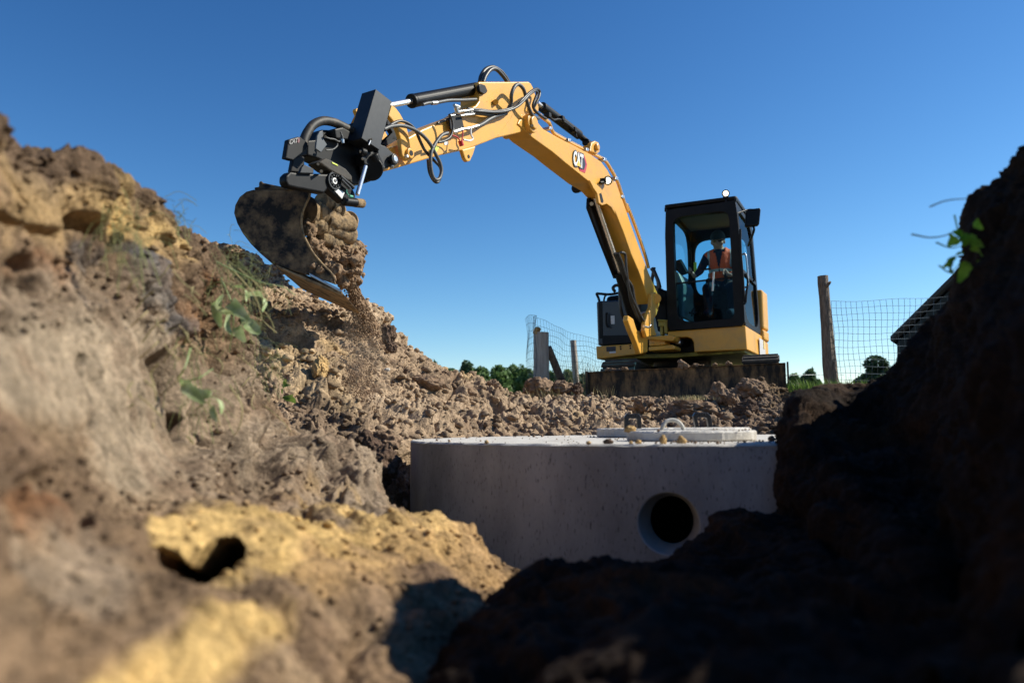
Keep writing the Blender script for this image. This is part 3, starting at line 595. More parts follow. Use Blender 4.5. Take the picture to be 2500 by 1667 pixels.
M_decred = mat('decal_red', (.55, .03, .05), .4); M_decblk = mat('decal_black', (.02, .02, .025), .4); M_decyel = mat('decal_yellow', (.85, .55, .08), .4)
M_hivis = mat('yellow_green_label', (.65, .75, .08), .5)
M_inner = mat('cab_lining', (.022, .023, .025), 1.0, spec=.0); M_cons = mat('console_plastic', (.20, .25, .22), .5)
M_ceil = mat('cab_ceiling', (.16, .14, .13), .8)
def glass(name, tint, refl=.004):
    m = bpy.data.materials.new(name); m.use_nodes = True; N, L = nodes(m); N.remove(N['Principled BSDF'])
    tr = N.new('ShaderNodeBsdfTransparent'); tr.inputs[0].default_value = (*tint, 1); gl = N.new('ShaderNodeBsdfGlossy'); gl.inputs['Roughness'].default_value = .03
    gl.inputs[0].default_value = (.9, .95, 1, 1)
    lw = N.new('ShaderNodeLayerWeight'); lw.inputs[0].default_value = .25; mr = N.new('ShaderNodeMapRange'); mr.inputs[3].default_value = refl; mr.inputs[4].default_value = .16
    L.new(lw.outputs['Fresnel'], mr.inputs[0]); mx = N.new('ShaderNodeMixShader'); L.new(mr.outputs[0], mx.inputs[0]); mr.inputs[4].default_value = .16 if refl > .025 else .03; L.new(tr.outputs[0], mx.inputs[1]); L.new(gl.outputs[0], mx.inputs[2])
    L.new(mx.outputs[0], N['Material Output'].inputs[0]); return m
M_glass = glass('tinted_glass', (.62, .86, .90)); M_glassd = glass('side_glass', (.62, .80, .82), .04)
M_glasslow = glass('lower_front_glass', (.20, .46, .58), .006)

z1 = lambda x, y: (560 + x / 3.92, 140 + y / 3.92)
z2 = lambda x, y: (1060 + x / 3.92, 140 + y / 3.92)
z7 = lambda x, y: (1350 + x / 3.92, 320 + y / 3.92)
z5 = lambda x, y: (1430 + x / 4.8, 680 + y / 4.8)
z3 = lambda x, y: (1400 + x / 3.137, 440 + y / 3.137)
zc = lambda x, y: (1600 + x / 4.613, 460 + y / 4.613)
zt = lambda x, y: (690 + x / 4.9, 200 + y / 4.9)
zb_ = lambda x, y: (540 + x / 3.564, 380 + y / 3.564)

PHI = R(32); PB = Plane(at(1583, 728, 8.75), (math.cos(PHI), -math.sin(PHI), 0)); BT = .21     # right face of boom and stick
YAW = R(26); HO = at(1825, 850, 8.8); PH = Plane(HO, (-math.sin(YAW), -math.cos(YAW), 0))        # front of the house
hu = Vector((math.cos(YAW), -math.sin(YAW), 0)); hb = Vector((math.sin(YAW), math.cos(YAW), 0)); up = Vector((0, 0, 1))
PD = Plane(at(1677, 896, 8.2), (-math.sin(R(18)), -math.cos(R(18)), 0))
du = Vector((math.cos(R(18)), -math.sin(R(18)), 0)); db = Vector((math.sin(R(18)), math.cos(R(18)), 0))
def Hh(a, b, z): return Vector((HO.x, HO.y, 0)) - hu * a + hb * b + up * z
def hinv(px, py, b=0): p = PH.hit(px, py, -b); return -(p - HO).dot(hu), p.z
EX = empty('excavator', Hh(1.0, 1.1, .17), label='yellow and black mini excavator with its boom raised over the soil heap', cat='excavator')
class Part(MB):
    def on(s, pl, pts, off, th): s.prism([pl.hit(*p, off) for p in pts], -pl.n * th); return s
    def go(s, name, m, parent=None, bevel=.006, **k):
        o = s.build(name, m, parent or EX, bevel=bevel, **k)
        # matrices: keep world geometry
        o.matrix_parent_inverse = Matrix.Translation(-EX.location); return o
def sub(o): o.matrix_parent_inverse = Matrix(); return o
def P_(): return Part()
def child(part, parent, name, m, **k):            # sub-part: its parent sits at identity in world space
    o = part.build(name, m, parent, **k); return o

# --- undercarriage
a0 = PD.hit(1436.5, 907.5); a1 = PD.hit(1917.5, 885); blen = (a1 - a0).length; bd = (a1 - a0).normalized()
bz = Vector((0, 0, 1)); depthv = db
prof = [(0, 0), (.02, -.02), (.045, -.12), (.055, -.22), (.045, -.34), (.01, -.46), (-.02, -.50), (0.0, -.505), (.035, -.46), (.075, -.34), (.085, -.22), (.075, -.12), (.05, 0)]
bl = Part(); bl.prism([a0 + depthv * x + bz * z for x, z in prof], (a1 - a0)); blade = bl.go('dozer_blade', M_blade, bevel=.004)
s_ = Part()
for e in (a0, a1):
    sgn = -1 if e is a0 else 1
    s_.prism([e + bd * (.012 * sgn) + depthv * x + bz * z for x, z in ((-.03, .006), (.11, .006), (.13, -.5), (-.03, -.51))], bd * .016 * sgn)
each_piece(s_, lambda q: child(q, blade, 'side_cheek', M_blade, bevel=.002))
tk0 = a0 + bd * .02; 
def track(sc_, name):                               # rounded belt with raised pads
    w_ = .36; c = a0 + bd * sc_; base = .17; hgt = .53; r = hgt / 2; b0 = .62; b1 = 2.45; zz = base + r
    loop = []
    for k in range(13): t = math.pi / 2 + math.pi * k / 12; loop.append((b0 + r * math.cos(t), zz + r * math.sin(t)))
    for k in range(13): t = -math.pi / 2 + math.pi * k / 12; loop.append((b1 + r * math.cos(t), zz + r * math.sin(t)))
    P0 = Vector((c.x, c.y, 0)); m = Part(); m.prism([P0 + db * x + up * z for x, z in loop], bd * w_); t = m.go('track', M_track)
    pads = Part(); L = [Vector((x, z)) for x, z in loop]; L.append(L[0]); acc = 0; nxt = 0
    for i in range(len(L) - 1):
        sl_ = (L[i + 1] - L[i]).length
        while nxt < acc + sl_:
            q = L[i].lerp(L[i + 1], (nxt - acc) / sl_); dr = (L[i + 1] - L[i]).normalized(); nr = Vector((dr.y, -dr.x)); nr = nr if nr.dot(q - Vector(((b0 + b1) / 2, zz))) > 0 else -nr
            pc = P0 + db * q.x + up * q.y + bd * w_ / 2; nv = db * nr.x + up * nr.y; tv = db * dr.x + up * dr.y
            pads.box(pc + nv * .012, bd * (w_ / 2 + .012), tv * .052, nv * .016); pads.box(pc + nv * .034, bd * (w_ / 2), tv * .012, nv * .012)
            nxt += .135
        acc += sl_
    child(pads, t, 'track_pads', M_pad, bevel=.006)
    rl = Part()
    for k in range(5): x = b0 + .1 + k * (b1 - b0 - .2) / 4; rl.cyl(P0 + db * x + up * (base + .1) - bd * .02, P0 + db * x + up * (base + .1) + bd * (w_ + .02), .075)
    child(rl, t, 'rollers', M_blk, bevel=.004); return t
track(.06, 'l'); track(blen - .42, 'r')
HC = Hh(.98, .98, 0)
P_().cyl(HC + up * .56, HC + up * .84, .36, n=40).go('turntable', M_blk)
P_().box(HC + up * .42 - db * .1, bd * .62, db * .5, up * .13).box(HC + up * .36 - db * 1.0, bd * .1, db * .8, up * .06).box(HC + up * .4 - db * 1.2 + bd * .45, bd * .05, db * .6, up * .05).box(HC + up * .4 - db * 1.2 - bd * .45, bd * .05, db * .6, up * .05).go('undercarriage_frame', M_blk)

# --- house
aL, _ = hinv(1456, 845); aM, _ = hinv(1632, 806)
body = P_()
RB = [z5(960, 620), z5(1870, 550), z5(1892, 832), z5(1270, 862), z5(1262, 745), z5(1240, 705), z5(1190, 684), z5(1040, 690), z5(960, 700)]
body.on(PH, RB, 0, 1.25)
body.on(PH, [z5(118, 794), z5(592, 762), z5(640, 884), z5(127, 944)], 0, 1.25)
zlo = hinv(*z5(1700, 842))[1]; zhi = hinv(*z5(1870, 550))[1]
def plan(poly, z0, z1_): return [Hh(a, b, z0) for a, b in poly], up * (z1_ - z0)
tail = [(-.0, 1.253), (.0, 1.55), (.06, 1.78), (.2, 1.92), (.45, 2.0), (aL - .45, 2.0), (aL - .2, 1.92), (aL - .05, 1.75), (aL, 1.5), (aL, 1.253)]
body.prism(*plan(tail, zlo - .005, zhi - .06))
ob = body.go('lower_body_panel', M_yel, bevel=.012, seg=3)
P_().on(PH, [z5(560, 770), z5(1270, 690), z5(1268, 858), z5(630, 884)], -.28, .9).go('main_frame', M_blk)
P_().prism([Hh(a, b, zlo + .02) for a, b in ((.04, .05), (.02, 1.2), (.1, 1.75), (.45, 1.94), (aL - .45, 1.94), (aL - .1, 1.7), (aL - .04, .05), (.9, .25))], up * -.05).go('belly_plate', M_under, bevel=.01)
rp = P_(); rp.prism(*plan([(-.015, 1.16), (-.02, 1.5), (.05, 1.74), (.2, 1.88), (.45, 1.96), (aL - .5, 1.96), (aL - .1, 1.8), (aL - .02, 1.5), (aL - .02, 1.27)], zhi - .055, zhi + .08))
rp.prism([Hh(-.015, 1.16, zhi + .083), Hh(-.02, 1.5, zhi + .083), Hh(.05, 1.74, zhi + .083), Hh(.2, 1.88, zhi + .083), Hh(.9, 1.96, zhi + .083), Hh(.9, 1.17, zhi + .083)], up * .50)
rear = rp.go('rear_cover', M_yel, bevel=.03, seg=3)
dp = P_(); dp.prism([Hh(-.004, b, z) for b, z in ((.80, zlo + .01), (1.24, zlo + .01), (1.24, zhi - .07), (.80, zhi - .06))], hu * .006).go('side_decal', M_greyp, bevel=0)
P_().prism([Hh(-.012, b, z) for b, z in ((1.08, zlo + .10), (1.16, zlo + .10), (1.16, zlo + .2), (1.08, zlo + .2))], hu * .004).go('warning_sticker', M_decyel, bevel=0)
# engine hood at the boom side
hd = P_(); hood_pts = [z5(124, 290), z5(130, 270), z5(150, 262), z5(640, 240), z5(640, 755), z5(142, 784)]
hd.on(PH, hood_pts, -.02, 1.35); hood = hd.go('engine_hood', M_navy, bevel=.018, seg=3)
k = P_(); k.on(PH, [z5(148, 280), z5(190, 278), z5(200, 700), z5(158, 702)], -.012, .01); k.on(PH, [z5(190, 668), z5(560, 660), z5(566, 752), z5(196, 776)], -.014, .01); child(k, hood, 'lower_panel', M_blk, bevel=.003)
k = P_(); k.tube([PH.hit(*z5(x, y), .03) for x, y in ((250, 400), (240, 430), (242, 530), (262, 570))], .014); child(k, hood, 'hood_latch', M_blk, smooth=True)
k = P_(); k.on(PH, [z5(292, 436), z5(336, 434), z5(338, 532), z5(296, 534)], -.012, .006); child(k, hood, 'white_label', M_white)
k = P_(); k.tube([PH.hit(*z5(x, y), -.08) for x, y in ((160, 268), (148, 225), (128, 180), (160, 178), (260, 186), (330, 180), (400, 166))], .016); k.tube([PH.hit(*z5(x, y), -.08) for x, y in ((250, 186), (225, 210), (212, 262))], .012); child(k, hood, 'grab_rail', M_blk, smooth=True)
k = P_(); k.on(PH, [z5(225, 262), z5(250, 205), z5(640, 150), z5(700, 240)], -.3, .5); k.go('filter_housing', M_blk, bevel=.03)
k = P_(); k.on(PH, [z5(240, 800), z5(350, 793), z5(352, 850), z5(243, 856)], .003, .006); k.go('serial_plate', M_decblk, bevel=0)
k = P_(); k.on(PH, [z5(276, 856), z5(352, 850), z5(353, 870), z5(278, 876)], .003, .006); k.go('sticker', M_white, bevel=0)
k = P_()
for x, y in ((408, 797), (410, 824), (521, 787), (523, 816)): k.cyl(PH.hit(*z5(x, y), .004), PH.hit(*z5(x, y), -.02), .011)
each_piece(k, lambda q: q.go('bolt_hole', M_blk, bevel=0))
k = P_(); k.on(PH, [z5(770, 60), z5(860, 100), z5(890, 130), z5(950, 135), z5(960, 620), z5(840, 620), z5(780, 300)], -.2, .8); k.go('valve_cover', M_blk, bevel=.02)
k = P_()
for o_, pts in ((0, ((800, 140), (775, 40), (790, -60), (800, -130))), (.03, ((840, 160), (850, 60), (825, -30), (790, -110))), (.05, ((870, 110), (850, 30), (810, -60), (770, -120)))): k.tube([PH.hit(*z5(x, y), -.15 + o_) for x, y in pts], .022)
k.go('rear_boom_hoses', M_hose, bevel=0, smooth=True)
k = P_(); k.on(PH, [z5(850, 500), z5(940, 500), z5(940, 560), z5(850, 560)], -.02, .12); k.on(PH, [z5(840, 478), z5(958, 482), z5(958, 500), z5(840, 500)], 0, .15); k.on(PH, [z5(870, 560), z5(905, 560), z5(905, 660), z5(870, 662)], -.05, .1); k.on(PH, [z5(915, 500), z5(955, 500), z5(958, 640), z5(920, 640)], -.01, .1)
k.go('step_bracket', mat('dull_yellow_paint', (.42, .32, .06), .5), bevel=.008)
k = P_(); k.tube([PH.hit(*z5(x, y), -.12) for x, y in ((930, 740), (1010, 742), (1060, 745))], .045, n=16); k.go('swing_cylinder_clevis', M_blk, bevel=0, smooth=True)
swc = P_(); swc.cyl(PH.hit(*z5(1100, 748), -.06), PH.hit(*z5(1250, 765), -.45), .045); sw = swc.go('swing_cylinder', M_blk, bevel=.004)
child(P_().cyl(PH.hit(*z5(1048, 744), -.05), PH.hit(*z5(1110, 749), -.06), .026), sw, 'rod', M_chrome)

# --- cab
cab = P_()
def Fq(px, py, off=0.0): return PH.hit(px, py, off)
cab_z = lambda x, y: z3(x, y)
outer = [z3(*p) for p in ((706, 216), (745, 228), (790, 216), (1130, 170), (1240, 150), (1262, 340), (1290, 700), (1314, 1112), (1100, 1128), (722, 1152), (700, 420))]
inner = [z3(*p) for p in ((762, 330), (790, 292), (835, 278), (1120, 240), (1170, 246), (1190, 275), (1208, 600), (1232, 1038), (1222, 1056), (900, 1086), (830, 1070), (796, 1030), (775, 700))]
def densify(pts, n=56):
    P = np.array(pts + [pts[0]], float); d = np.r_[0, np.cumsum(np.hypot(*np.diff(P, axis=0).T))]; return P, d
def ring_pts(pts, c, n=64):
    out = []
    P = [np.array(p, float) for p in pts]
    for k in range(n):
        a = 2 * math.pi * k / n; dx, dy = math.cos(a), math.sin(a); best = None
        for i in range(len(P)):
            p, q = P[i], P[(i + 1) % len(P)]; e = q - p; det = dx * -e[1] + e[0] * dy
            if abs(det) < 1e-9: continue
            w0 = p - c; t = (w0[0] * -e[1] + e[0] * w0[1]) / det; s = (dx * w0[1] - dy * w0[0]) / det
            if t > 0 and -1e-6 <= s <= 1 + 1e-6: best = t if best is None else max(best, t)
        out.append((c[0] + dx * best, c[1] + dy * best))
    return out
def ring_prism(m, O, I, ext):                      # matched loops of 3-D points
    n = len(O); e = Vector(ext); V = list(O) + list(I) + [p + e for p in O] + [p + e for p in I]; F = []
    for i in range(n):
        j = (i + 1) % n
        F += [(i, j, n + j, n + i), (2 * n + j, 2 * n + i, 3 * n + i, 3 * n + j), (j, i, 2 * n + i, 2 * n + j), (n + i, n + j, 3 * n + j, 3 * n + i)]
    return m.add(V, F)
cc = np.array(z3(985, 660)); O_ = ring_pts(outer, cc, 96); I_ = ring_pts(inner, cc, 96)
m = P_(); ring_prism(m, [Fq(*p, .03) for p in O_], [Fq(*p, .03) for p in I_], -PH.n * .09); cabf = m.go('cab_frame', M_blk, bevel=.004)
gl_ = P_(); gl_.add([Fq(*p, -.01) for p in ring_pts(inner, cc, 48)], [tuple(range(48))])
# split the front glass at the cross bar: upper and lower panes
up_c = [z3(*p) for p in ((762, 330), (790, 292), (835, 278), (1120, 240), (1170, 246), (1190, 275), (1208, 600), (1217, 742), (780, 792), (775, 700))]
lo_c = [z3(*p) for p in ((781, 794), (1217, 744), (1232, 1038), (1222, 1056), (900, 1086), (830, 1070), (796, 1030))]
child(P_().add([Fq(*p, -.012) for p in up_c], [tuple(range(len(up_c)))]), cabf, 'upper_windscreen', M_glass)
child(P_().add([Fq(*p, -.012) for p in lo_c], [tuple(range(len(lo_c)))]), cabf, 'lower_windscreen', M_glasslow)
child(P_().on(PH, [z3(776, 786), z3(1216, 737), (z3(1217, 746)), (z3(780, 797))], .0, .03), cabf, 'windscreen_bar', M_blk)
FTL, FTR, FBR, FBL = Fq(*z3(706, 222)), Fq(*z3(1240, 156)), Fq(*z3(1314, 1112)), Fq(*z3(722, 1152))
cd = 1.12
def back(p, d=cd, rise=0): return p + hb * d + up * rise
# side frames (rings) + panes
def side(A, B, C, D, th, name_g, split=None):       # A front-top, B rear-top, C rear-bottom, D front-bottom
    A, B, C, D = map(Vector, (A, B, C, D)); nrm = (B - A).cross(D - A).normalized()
    if nrm.dot(Vector((0, 0, 0)) - A) < 0: nrm = -nrm
    def uv(u_, v_): return (A * (1 - u_) + B * u_) * (1 - v_) + (D * (1 - u_) + C * u_) * v_
    O, I = [], []; n = 64
    for k_ in range(n):
        a = 2 * math.pi * (k_ + .5) / n; c, s = math.cos(a), math.sin(a); q = max(abs(c), abs(s)); O.append(uv(.5 + .5 * c / q, .5 + .5 * s / q))
        p_ = 5; rr = (abs(c) ** p_ + abs(s) ** p_) ** (-1 / p_); I.append(uv(.5 + .43 * c * rr, .5 + .455 * s * rr))
    return O, I, uv, nrm
O, I, uvR, nR = side(FTR, back(FTR, cd, -.03), back(FBR), FBR, .05, '')
m = P_(); ring_prism(m, O, I, -nR * .06); door = m.go('cab_door', M_blk, bevel=.004)
child(P_().add([p - nR * .02 for p in I], [tuple(range(len(I)))]), door, 'door_glass', M_glassd)
child(P_().prism([uvR(.07, .53), uvR(.93, .53), uvR(.93, .56), uvR(.07, .56)], -nR * .04), door, 'door_mid_rail', M_blk)
child(P_().tube([uvR(.10, y) + nR * o for y, o in ((.42, .01), (.44, .05), (.66, .05), (.69, .01))], .011), door, 'door_handle', M_steel, smooth=True)
O, I, uvL, nL = side(FTL, back(FTL, cd, -.03), back(FBL), FBL, .05, '')
nl = -hu
m = P_(); ring_prism(m, O, I, hu * .05); left = m.go('cab_side_frame', M_blk, bevel=.004)
child(P_().add([p + hu * .02 for p in I], [tuple(range(len(I)))]), left, 'side_glass', M_glassd)
O, I, uvB, nB = side(back(FTL, cd - .06, -.03), back(FTR, cd - .06, -.03), back(FBR, cd - .06), back(FBL, cd - .06), .05, '')
I = []
for k_ in range(64):
    a = 2 * math.pi * (k_ + .5) / 64; c, s = math.cos(a), math.sin(a); rr = (abs(c) ** 5 + abs(s) ** 5) ** (-.2); I.append(uvB(.5 + .40 * c * rr, .36 + .26 * s * rr))
m = P_(); ring_prism(m, O, I, hb * .05); rearf = m.go('cab_rear_wall', M_inner, bevel=.004)
child(P_().add([p + hb * .02 for p in I], [tuple(range(len(I)))]), rearf, 'rear_window', M_glass)
# roof
rf = P_(); rt = [FTL + up * .0, FTR + up * .0, back(FTR, cd, -.03), back(FTL, cd, -.03)]
rf.prism([FTL - hu * .01 + up * .003 - hb * .02, FTR + hu * .01 + up * .003 - hb * .02, back(FTR, cd + .03, -.03) + hu * .02, back(FTL, cd + .03, -.03) - hu * .02], up * .05)
roof = rf.go('cab_roof', M_blk, bevel=.02, seg=3)
child(P_().prism([FTR + up * .02 + hb * .12 - hu * .08, FTR + up * .02 + hb * .12 + hu * .0, back(FTR, cd - .12) + hu * .0, back(FTR, cd - .12) - hu * .08], up * .075), roof, 'roof_rail', M_blkbox, bevel=.03, seg=3)
child(P_().prism([rt[0] + hu * .05 + hb * .1, rt[1] - hu * .05 + hb * .1, rt[2] - hu * .05 - hb * .05, rt[3] + hu * .05 - hb * .05], up * -.015), roof, 'ceiling_lining', M_ceil)
for q, s in ((z3(706, 216), 0), (z3(1240, 140), 1)): child(P_().cyl(Fq(q[0], q[1] + 8, .02), Fq(q[0], q[1] - 1, .02), .014), roof, 'roof_hook', M_blk)
# cab floor and seals, wiper, grab bars on the corner post
P_().prism([FBL + hb * .09 + hu * .05, FBR + hb * .09 - hu * .05, back(FBR, cd - .08) - hu * .05, back(FBL, cd - .08) + hu * .05], up * .05).go('cab_floor', M_inner)
k = P_(); k.tube([Fq(*p, .05) for p in (zc(955, 460), zc(960, 700), zc(985, 1000), zc(1000, 1280))], .014); k.tube([Fq(*p, .07) for p in (zc(1020, 960), zc(1040, 1050), zc(1022, 1200), zc(1015, 1280), zc(985, 1310))], .012); k.go('corner_grab_bar', M_blk, bevel=0, smooth=True)
k = P_(); k.cyl(Fq(*zc(657, 940), .01), Fq(*zc(645, 1155), .01), .011); k.go('wiper_blade', M_white, bevel=0)
k = P_(); k.cyl(Fq(*zc(600, 960), .01), Fq(*zc(598, 1140), .01), .007).on(PH, [zc(535, 905), zc(620, 895), zc(622, 912), zc(537, 922)], .02, .02); k.go('wiper_arm', M_blk, bevel=0)
# mirror
mp = [zc(1035, 235), zc(1180, 218), zc(1187, 240), zc(1172, 400), zc(1155, 415), zc(1030, 430), zc(1010, 415), zc(1022, 260)]
PM = Plane(back(FTR, .25) + hu * .2, (-math.sin(R(8)), -math.cos(R(8)), .06))
mir = P_(); mir.on(PM, mp, 0, .06); mirror = mir.go('side_mirror', M_blk, bevel=.015, seg=3)
k = P_(); k.tube([PM.hit(*zc(1105, 240), -.03), PM.hit(*zc(1030, 245), -.03), FTR - up * .14 + hb * .05], .011); k.tube([PM.hit(*zc(1100, 420), -.03), PM.hit(*zc(1108, 480), -.05), uvR(.6, .26)], .014)
k.tube([uvR(.62, .22) + nR * .03, uvR(.66, .5) + nR * .03, uvR(.70, .56) + nR * .01], .01); child(k, mirror, 'mirror_arm', M_blk, smooth=True)
child(P_().on(PM, [zc(1060, 255), zc(1160, 245), zc(1155, 385), zc(1050, 400)], -.062, .003), mirror, 'mirror_glass', M_chrome)
def lamp(p, facing, r, nm='work_light'):
    f = Vector(facing).normalized(); m = P_(); m.cyl(p - f * .07, p - f * .02, r * .8, r * 1.25, n=24).ring(p - f * .02, p + f * .012, r * 1.3, r * .93); o = m.go(nm, M_blk, bevel=.003)
    child(P_().cyl(p - f * .02, p + f * .002, r * .93, n=24), o, 'lens', M_lamp)
    return o
tocam = Vector((-.2, -1, -.28))
lp = Fq(*zc(792, 58), .02); L1_ = lamp(lp, tocam, .033); child(P_().cyl(lp - up * .04, lp - up * .11, .012).box(lp - up * .05, hu * .03, hb * .02, up * .012), L1_, 'lamp_bracket', M_blk)
# interior
inn = lambda x, y, b: PH.hit(*zc(x, y), -b)
k = P_(); sc0 = inn(740, 1000, .85)
k.prism([inn(560, 1010, .62), inn(860, 980, .62), inn(870, 1080, .62), inn(560, 1110, .62)], hb * .42)
seat = k.go('seat', M_inner, bevel=.03, seg=3)
child(P_().prism([inn(650, 740, .98), inn(830, 720, .98), inn(860, 1060, .98), inn(620, 1080, .98)], hb * .06), seat, 'seat_back', M_inner, bevel=.03, seg=3)
k = P_(); k.prism([inn(205, 820, .3), inn(285, 795, .3), inn(370, 945, .3), inn(290, 975, .3), inn(210, 900, .3)], hb * .06); mon = k.go('monitor', M_blk, bevel=.006)
child(P_().prism([inn(270, 800, .295), inn(285, 798, .295), inn(366, 940, .295), inn(350, 945, .295)], hb * .004), mon, 'monitor_edge', M_cons)
k = P_(); k.prism([inn(215, 930, .12), inn(262, 950, .12), inn(318, 1080, .12), inn(320, 1460, .12), inn(250, 1440, .12), inn(225, 1200, .12)], hb * .5); k.go('side_console', M_cons, bevel=.02)
k = P_(); k.tube([inn(375, 1080, .35), inn(392, 1000, .35), inn(400, 960, .35)], .018, r2=.026).tube([inn(400, 968, .35), inn(405, 940, .35)], .028); js1 = k.go('joystick', M_blk, bevel=0, smooth=True)
k = P_(); k.tube([inn(800, 1090, .35), inn(795, 1000, .35), inn(790, 960, .35)], .018, r2=.026); k.go('joystick', M_blk, bevel=0, smooth=True)
for x in (440, 520): 
    k = P_(); k.tube([inn(x - 30, 1440, .3), inn(x - 25, 1380, .3), inn(x, 1345, .3)], .012).tube([inn(x - 60, 1400, .32), inn(x, 1410, .3)], .014); k.go('travel_lever', M_blk, bevel=0, smooth=True)
child(P_().prism([uvB(.09, .30) - hb * .01, uvB(.135, .30) - hb * .01, uvB(.135, .40) - hb * .01, uvB(.09, .40) - hb * .01], -hb * .004), rearf, 'label', M_hivis)
child(P_().prism([uvB(.095, .41) - hb * .01, uvB(.13, .41) - hb * .01, uvB(.13, .44) - hb * .01, uvB(.095, .44) - hb * .01], -hb * .004), rearf, 'label', M_white)

# --- swing bracket (casting carrying the boom foot)
k = P_()
k.on(PB, [z5(775, 175), z5(820, 158), z5(855, 185), z5(868, 300), z5(835, 420), z5(800, 480), z5(800, 560), z5(835, 665), z5(760, 680), z5(715, 690), z5(690, 610), z5(700, 520), z5(730, 420), z5(770, 330)], .05, .05)
k.on(PB, [z5(500, 430), z5(560, 470), z5(600, 600), z5(700, 640), z5(730, 700), z5(730, 860), z5(640, 885), z5(590, 740), z5(530, 600), z5(490, 490)], -.02, .06)
k.on(PB, [z5(640, 420), z5(700, 395), z5(760, 380), z5(760, 560), z5(690, 600), z5(650, 520)], -.1, .1)
k.on(PH, [z5(712, 682), z5(1010, 660), z5(1036, 672), z5(1036, 716), z5(1010, 735), z5(716, 712)], .22, .30)
k.on(PH, [z5(735, 800), z5(1010, 775), z5(1040, 790), z5(1040, 830), z5(735, 850)], .22, .30)
k.on(PH, [z5(740, 715), z5(925, 712), z5(930, 778), z5(740, 795)], .16, .25)
brk = k.go('swing_bracket', M_yel, bevel=.014, seg=3)
k = P_(); k.cyl(PH.hit(*z5(838, 750), .17), PH.hit(*z5(838, 750), .14), .035); k.cyl(PB.hit(*z5(825, 235), .06), PB.hit(*z5(825, 235), -.3), .055); child(k, brk, 'pivot_pin', M_yel, bevel=.004)

# --- boom
BR = [z2(800, 640), z2(815, 600), z2(860, 578), z2(930, 590), z2(985, 615), z2(1050, 690), z2(1200, 775), z2(1350, 850), z2(1500, 930), z2(1600, 1000), z2(1660, 1080), z2(1720, 1190), z7(600, 480), z7(680, 700), z7(760, 930), z7(850, 1180), z7(915, 1350), z5(850, 190), z5(800, 290), z5(742, 296),
      z7(870, 1480), z7(820, 1340), z7(750, 1180), z7(680, 980), z7(620, 830), z7(580, 735), z7(520, 630), z7(440, 540), z7(330, 474), z7(250, 410), z7(100, 290), z7(0, 205), z2(1030, 835), z2(940, 770), z2(870, 700)]
bm_ = P_(); bm_.on(PB, BR, 0, BT); boom = bm_.go('boom', M_yel, bevel=.01, seg=3)
lug = P_()
for off in (.02, -BT + .01):
    lug.on(PB, [z7(350, 470), z7(430, 520), z7(520, 610), z7(585, 730), z7(600, 800), z7(560, 730), z7(515, 698), z7(470, 712), z7(440, 690), z7(425, 600), z7(390, 550)], off, .03)
each_piece(lug, lambda q: child(q, boom, 'cylinder_lug', M_yel, bevel=.006))
child(P_().on(PB, [z7(445, 600), z7(462, 592), z7(484, 670), z7(478, 688), z7(462, 682)], .023, .004), boom, 'lug_slot', M_blk)
# pivot with stick: forked lobe + boss
k = P_(); c = PB.hit(*z2(905, 640)); k.cyl(c + PB.n * .045, c - PB.n * (BT + .04), .083, n=32).cyl(c + PB.n * .065, c + PB.n * .045, .055, n=24); child(k, boom, 'pivot_boss', M_yel, bevel=.008)
k = P_(); k.cyl(PB.hit(*z2(938, 655), .07), PB.hit(*z2(938, 655), .04), .012); child(k, boom, 'grease_point', M_steel)
k = P_()
for off in (.0, -.13): k.on(PB, [z2(1490, 900), z2(1505, 820), z2(1540, 800), z2(1575, 815), z2(1588, 905), z2(1560, 925)], off, .045)
c = PB.hit(*z2(1548, 862)); k.cyl(c + PB.n * .03, c - PB.n * .2, .035); child(k, boom, 'top_lugs', M_yel, bevel=.01)
# steel pipes along the back of the boom
for o_, dy, lab in ((-.03, 0, 1), (-.09, -6, 2), (-.14, -10, 3)):
    pts = [z2(1010, 560 + dy), z2(1060, 600 + dy), z2(1105, 640 + dy), z2(1130, 710 + dy), z2(1165, 745 + dy), z2(1300, 820 + dy), z2(1450, 895 + dy), z2(1560, 950 + dy), z2(1640, 1000 + dy)]
    q = [PB.hit(*p, o_) for p in pts]
    pts2 = [(1685, 1070), (1750, 1190), (1790, 1310), (1850, 1480)]
    q += [PB.hit(*z2(x + (-dy) * .8, y), o_) for x, y in pts2] + [PB.hit(*z7(x + (-dy) * .8, y), o_) for x, y in ((700, 700), (790, 930), (875, 1180), (910, 1310))]
    child(P_().tube(q, .014, n=8, seg=5), boom, 'hydraulic_pipe', M_yel if lab != 2 else M_hose, smooth=True)
k = P_()
for x, y in ((1120, 690), (1300, 805), (1470, 895), (1640, 990), (1750, 1170), (1810, 1345)): k.on(PB, [z2(x - 12, y - 30), z2(x + 14, y - 20), z2(x + 8, y + 8), z2(x - 16, y - 4)], .01, .2)
each_piece(k, lambda q: child(q, boom, 'pipe_clamp', M_steel, bevel=.003))
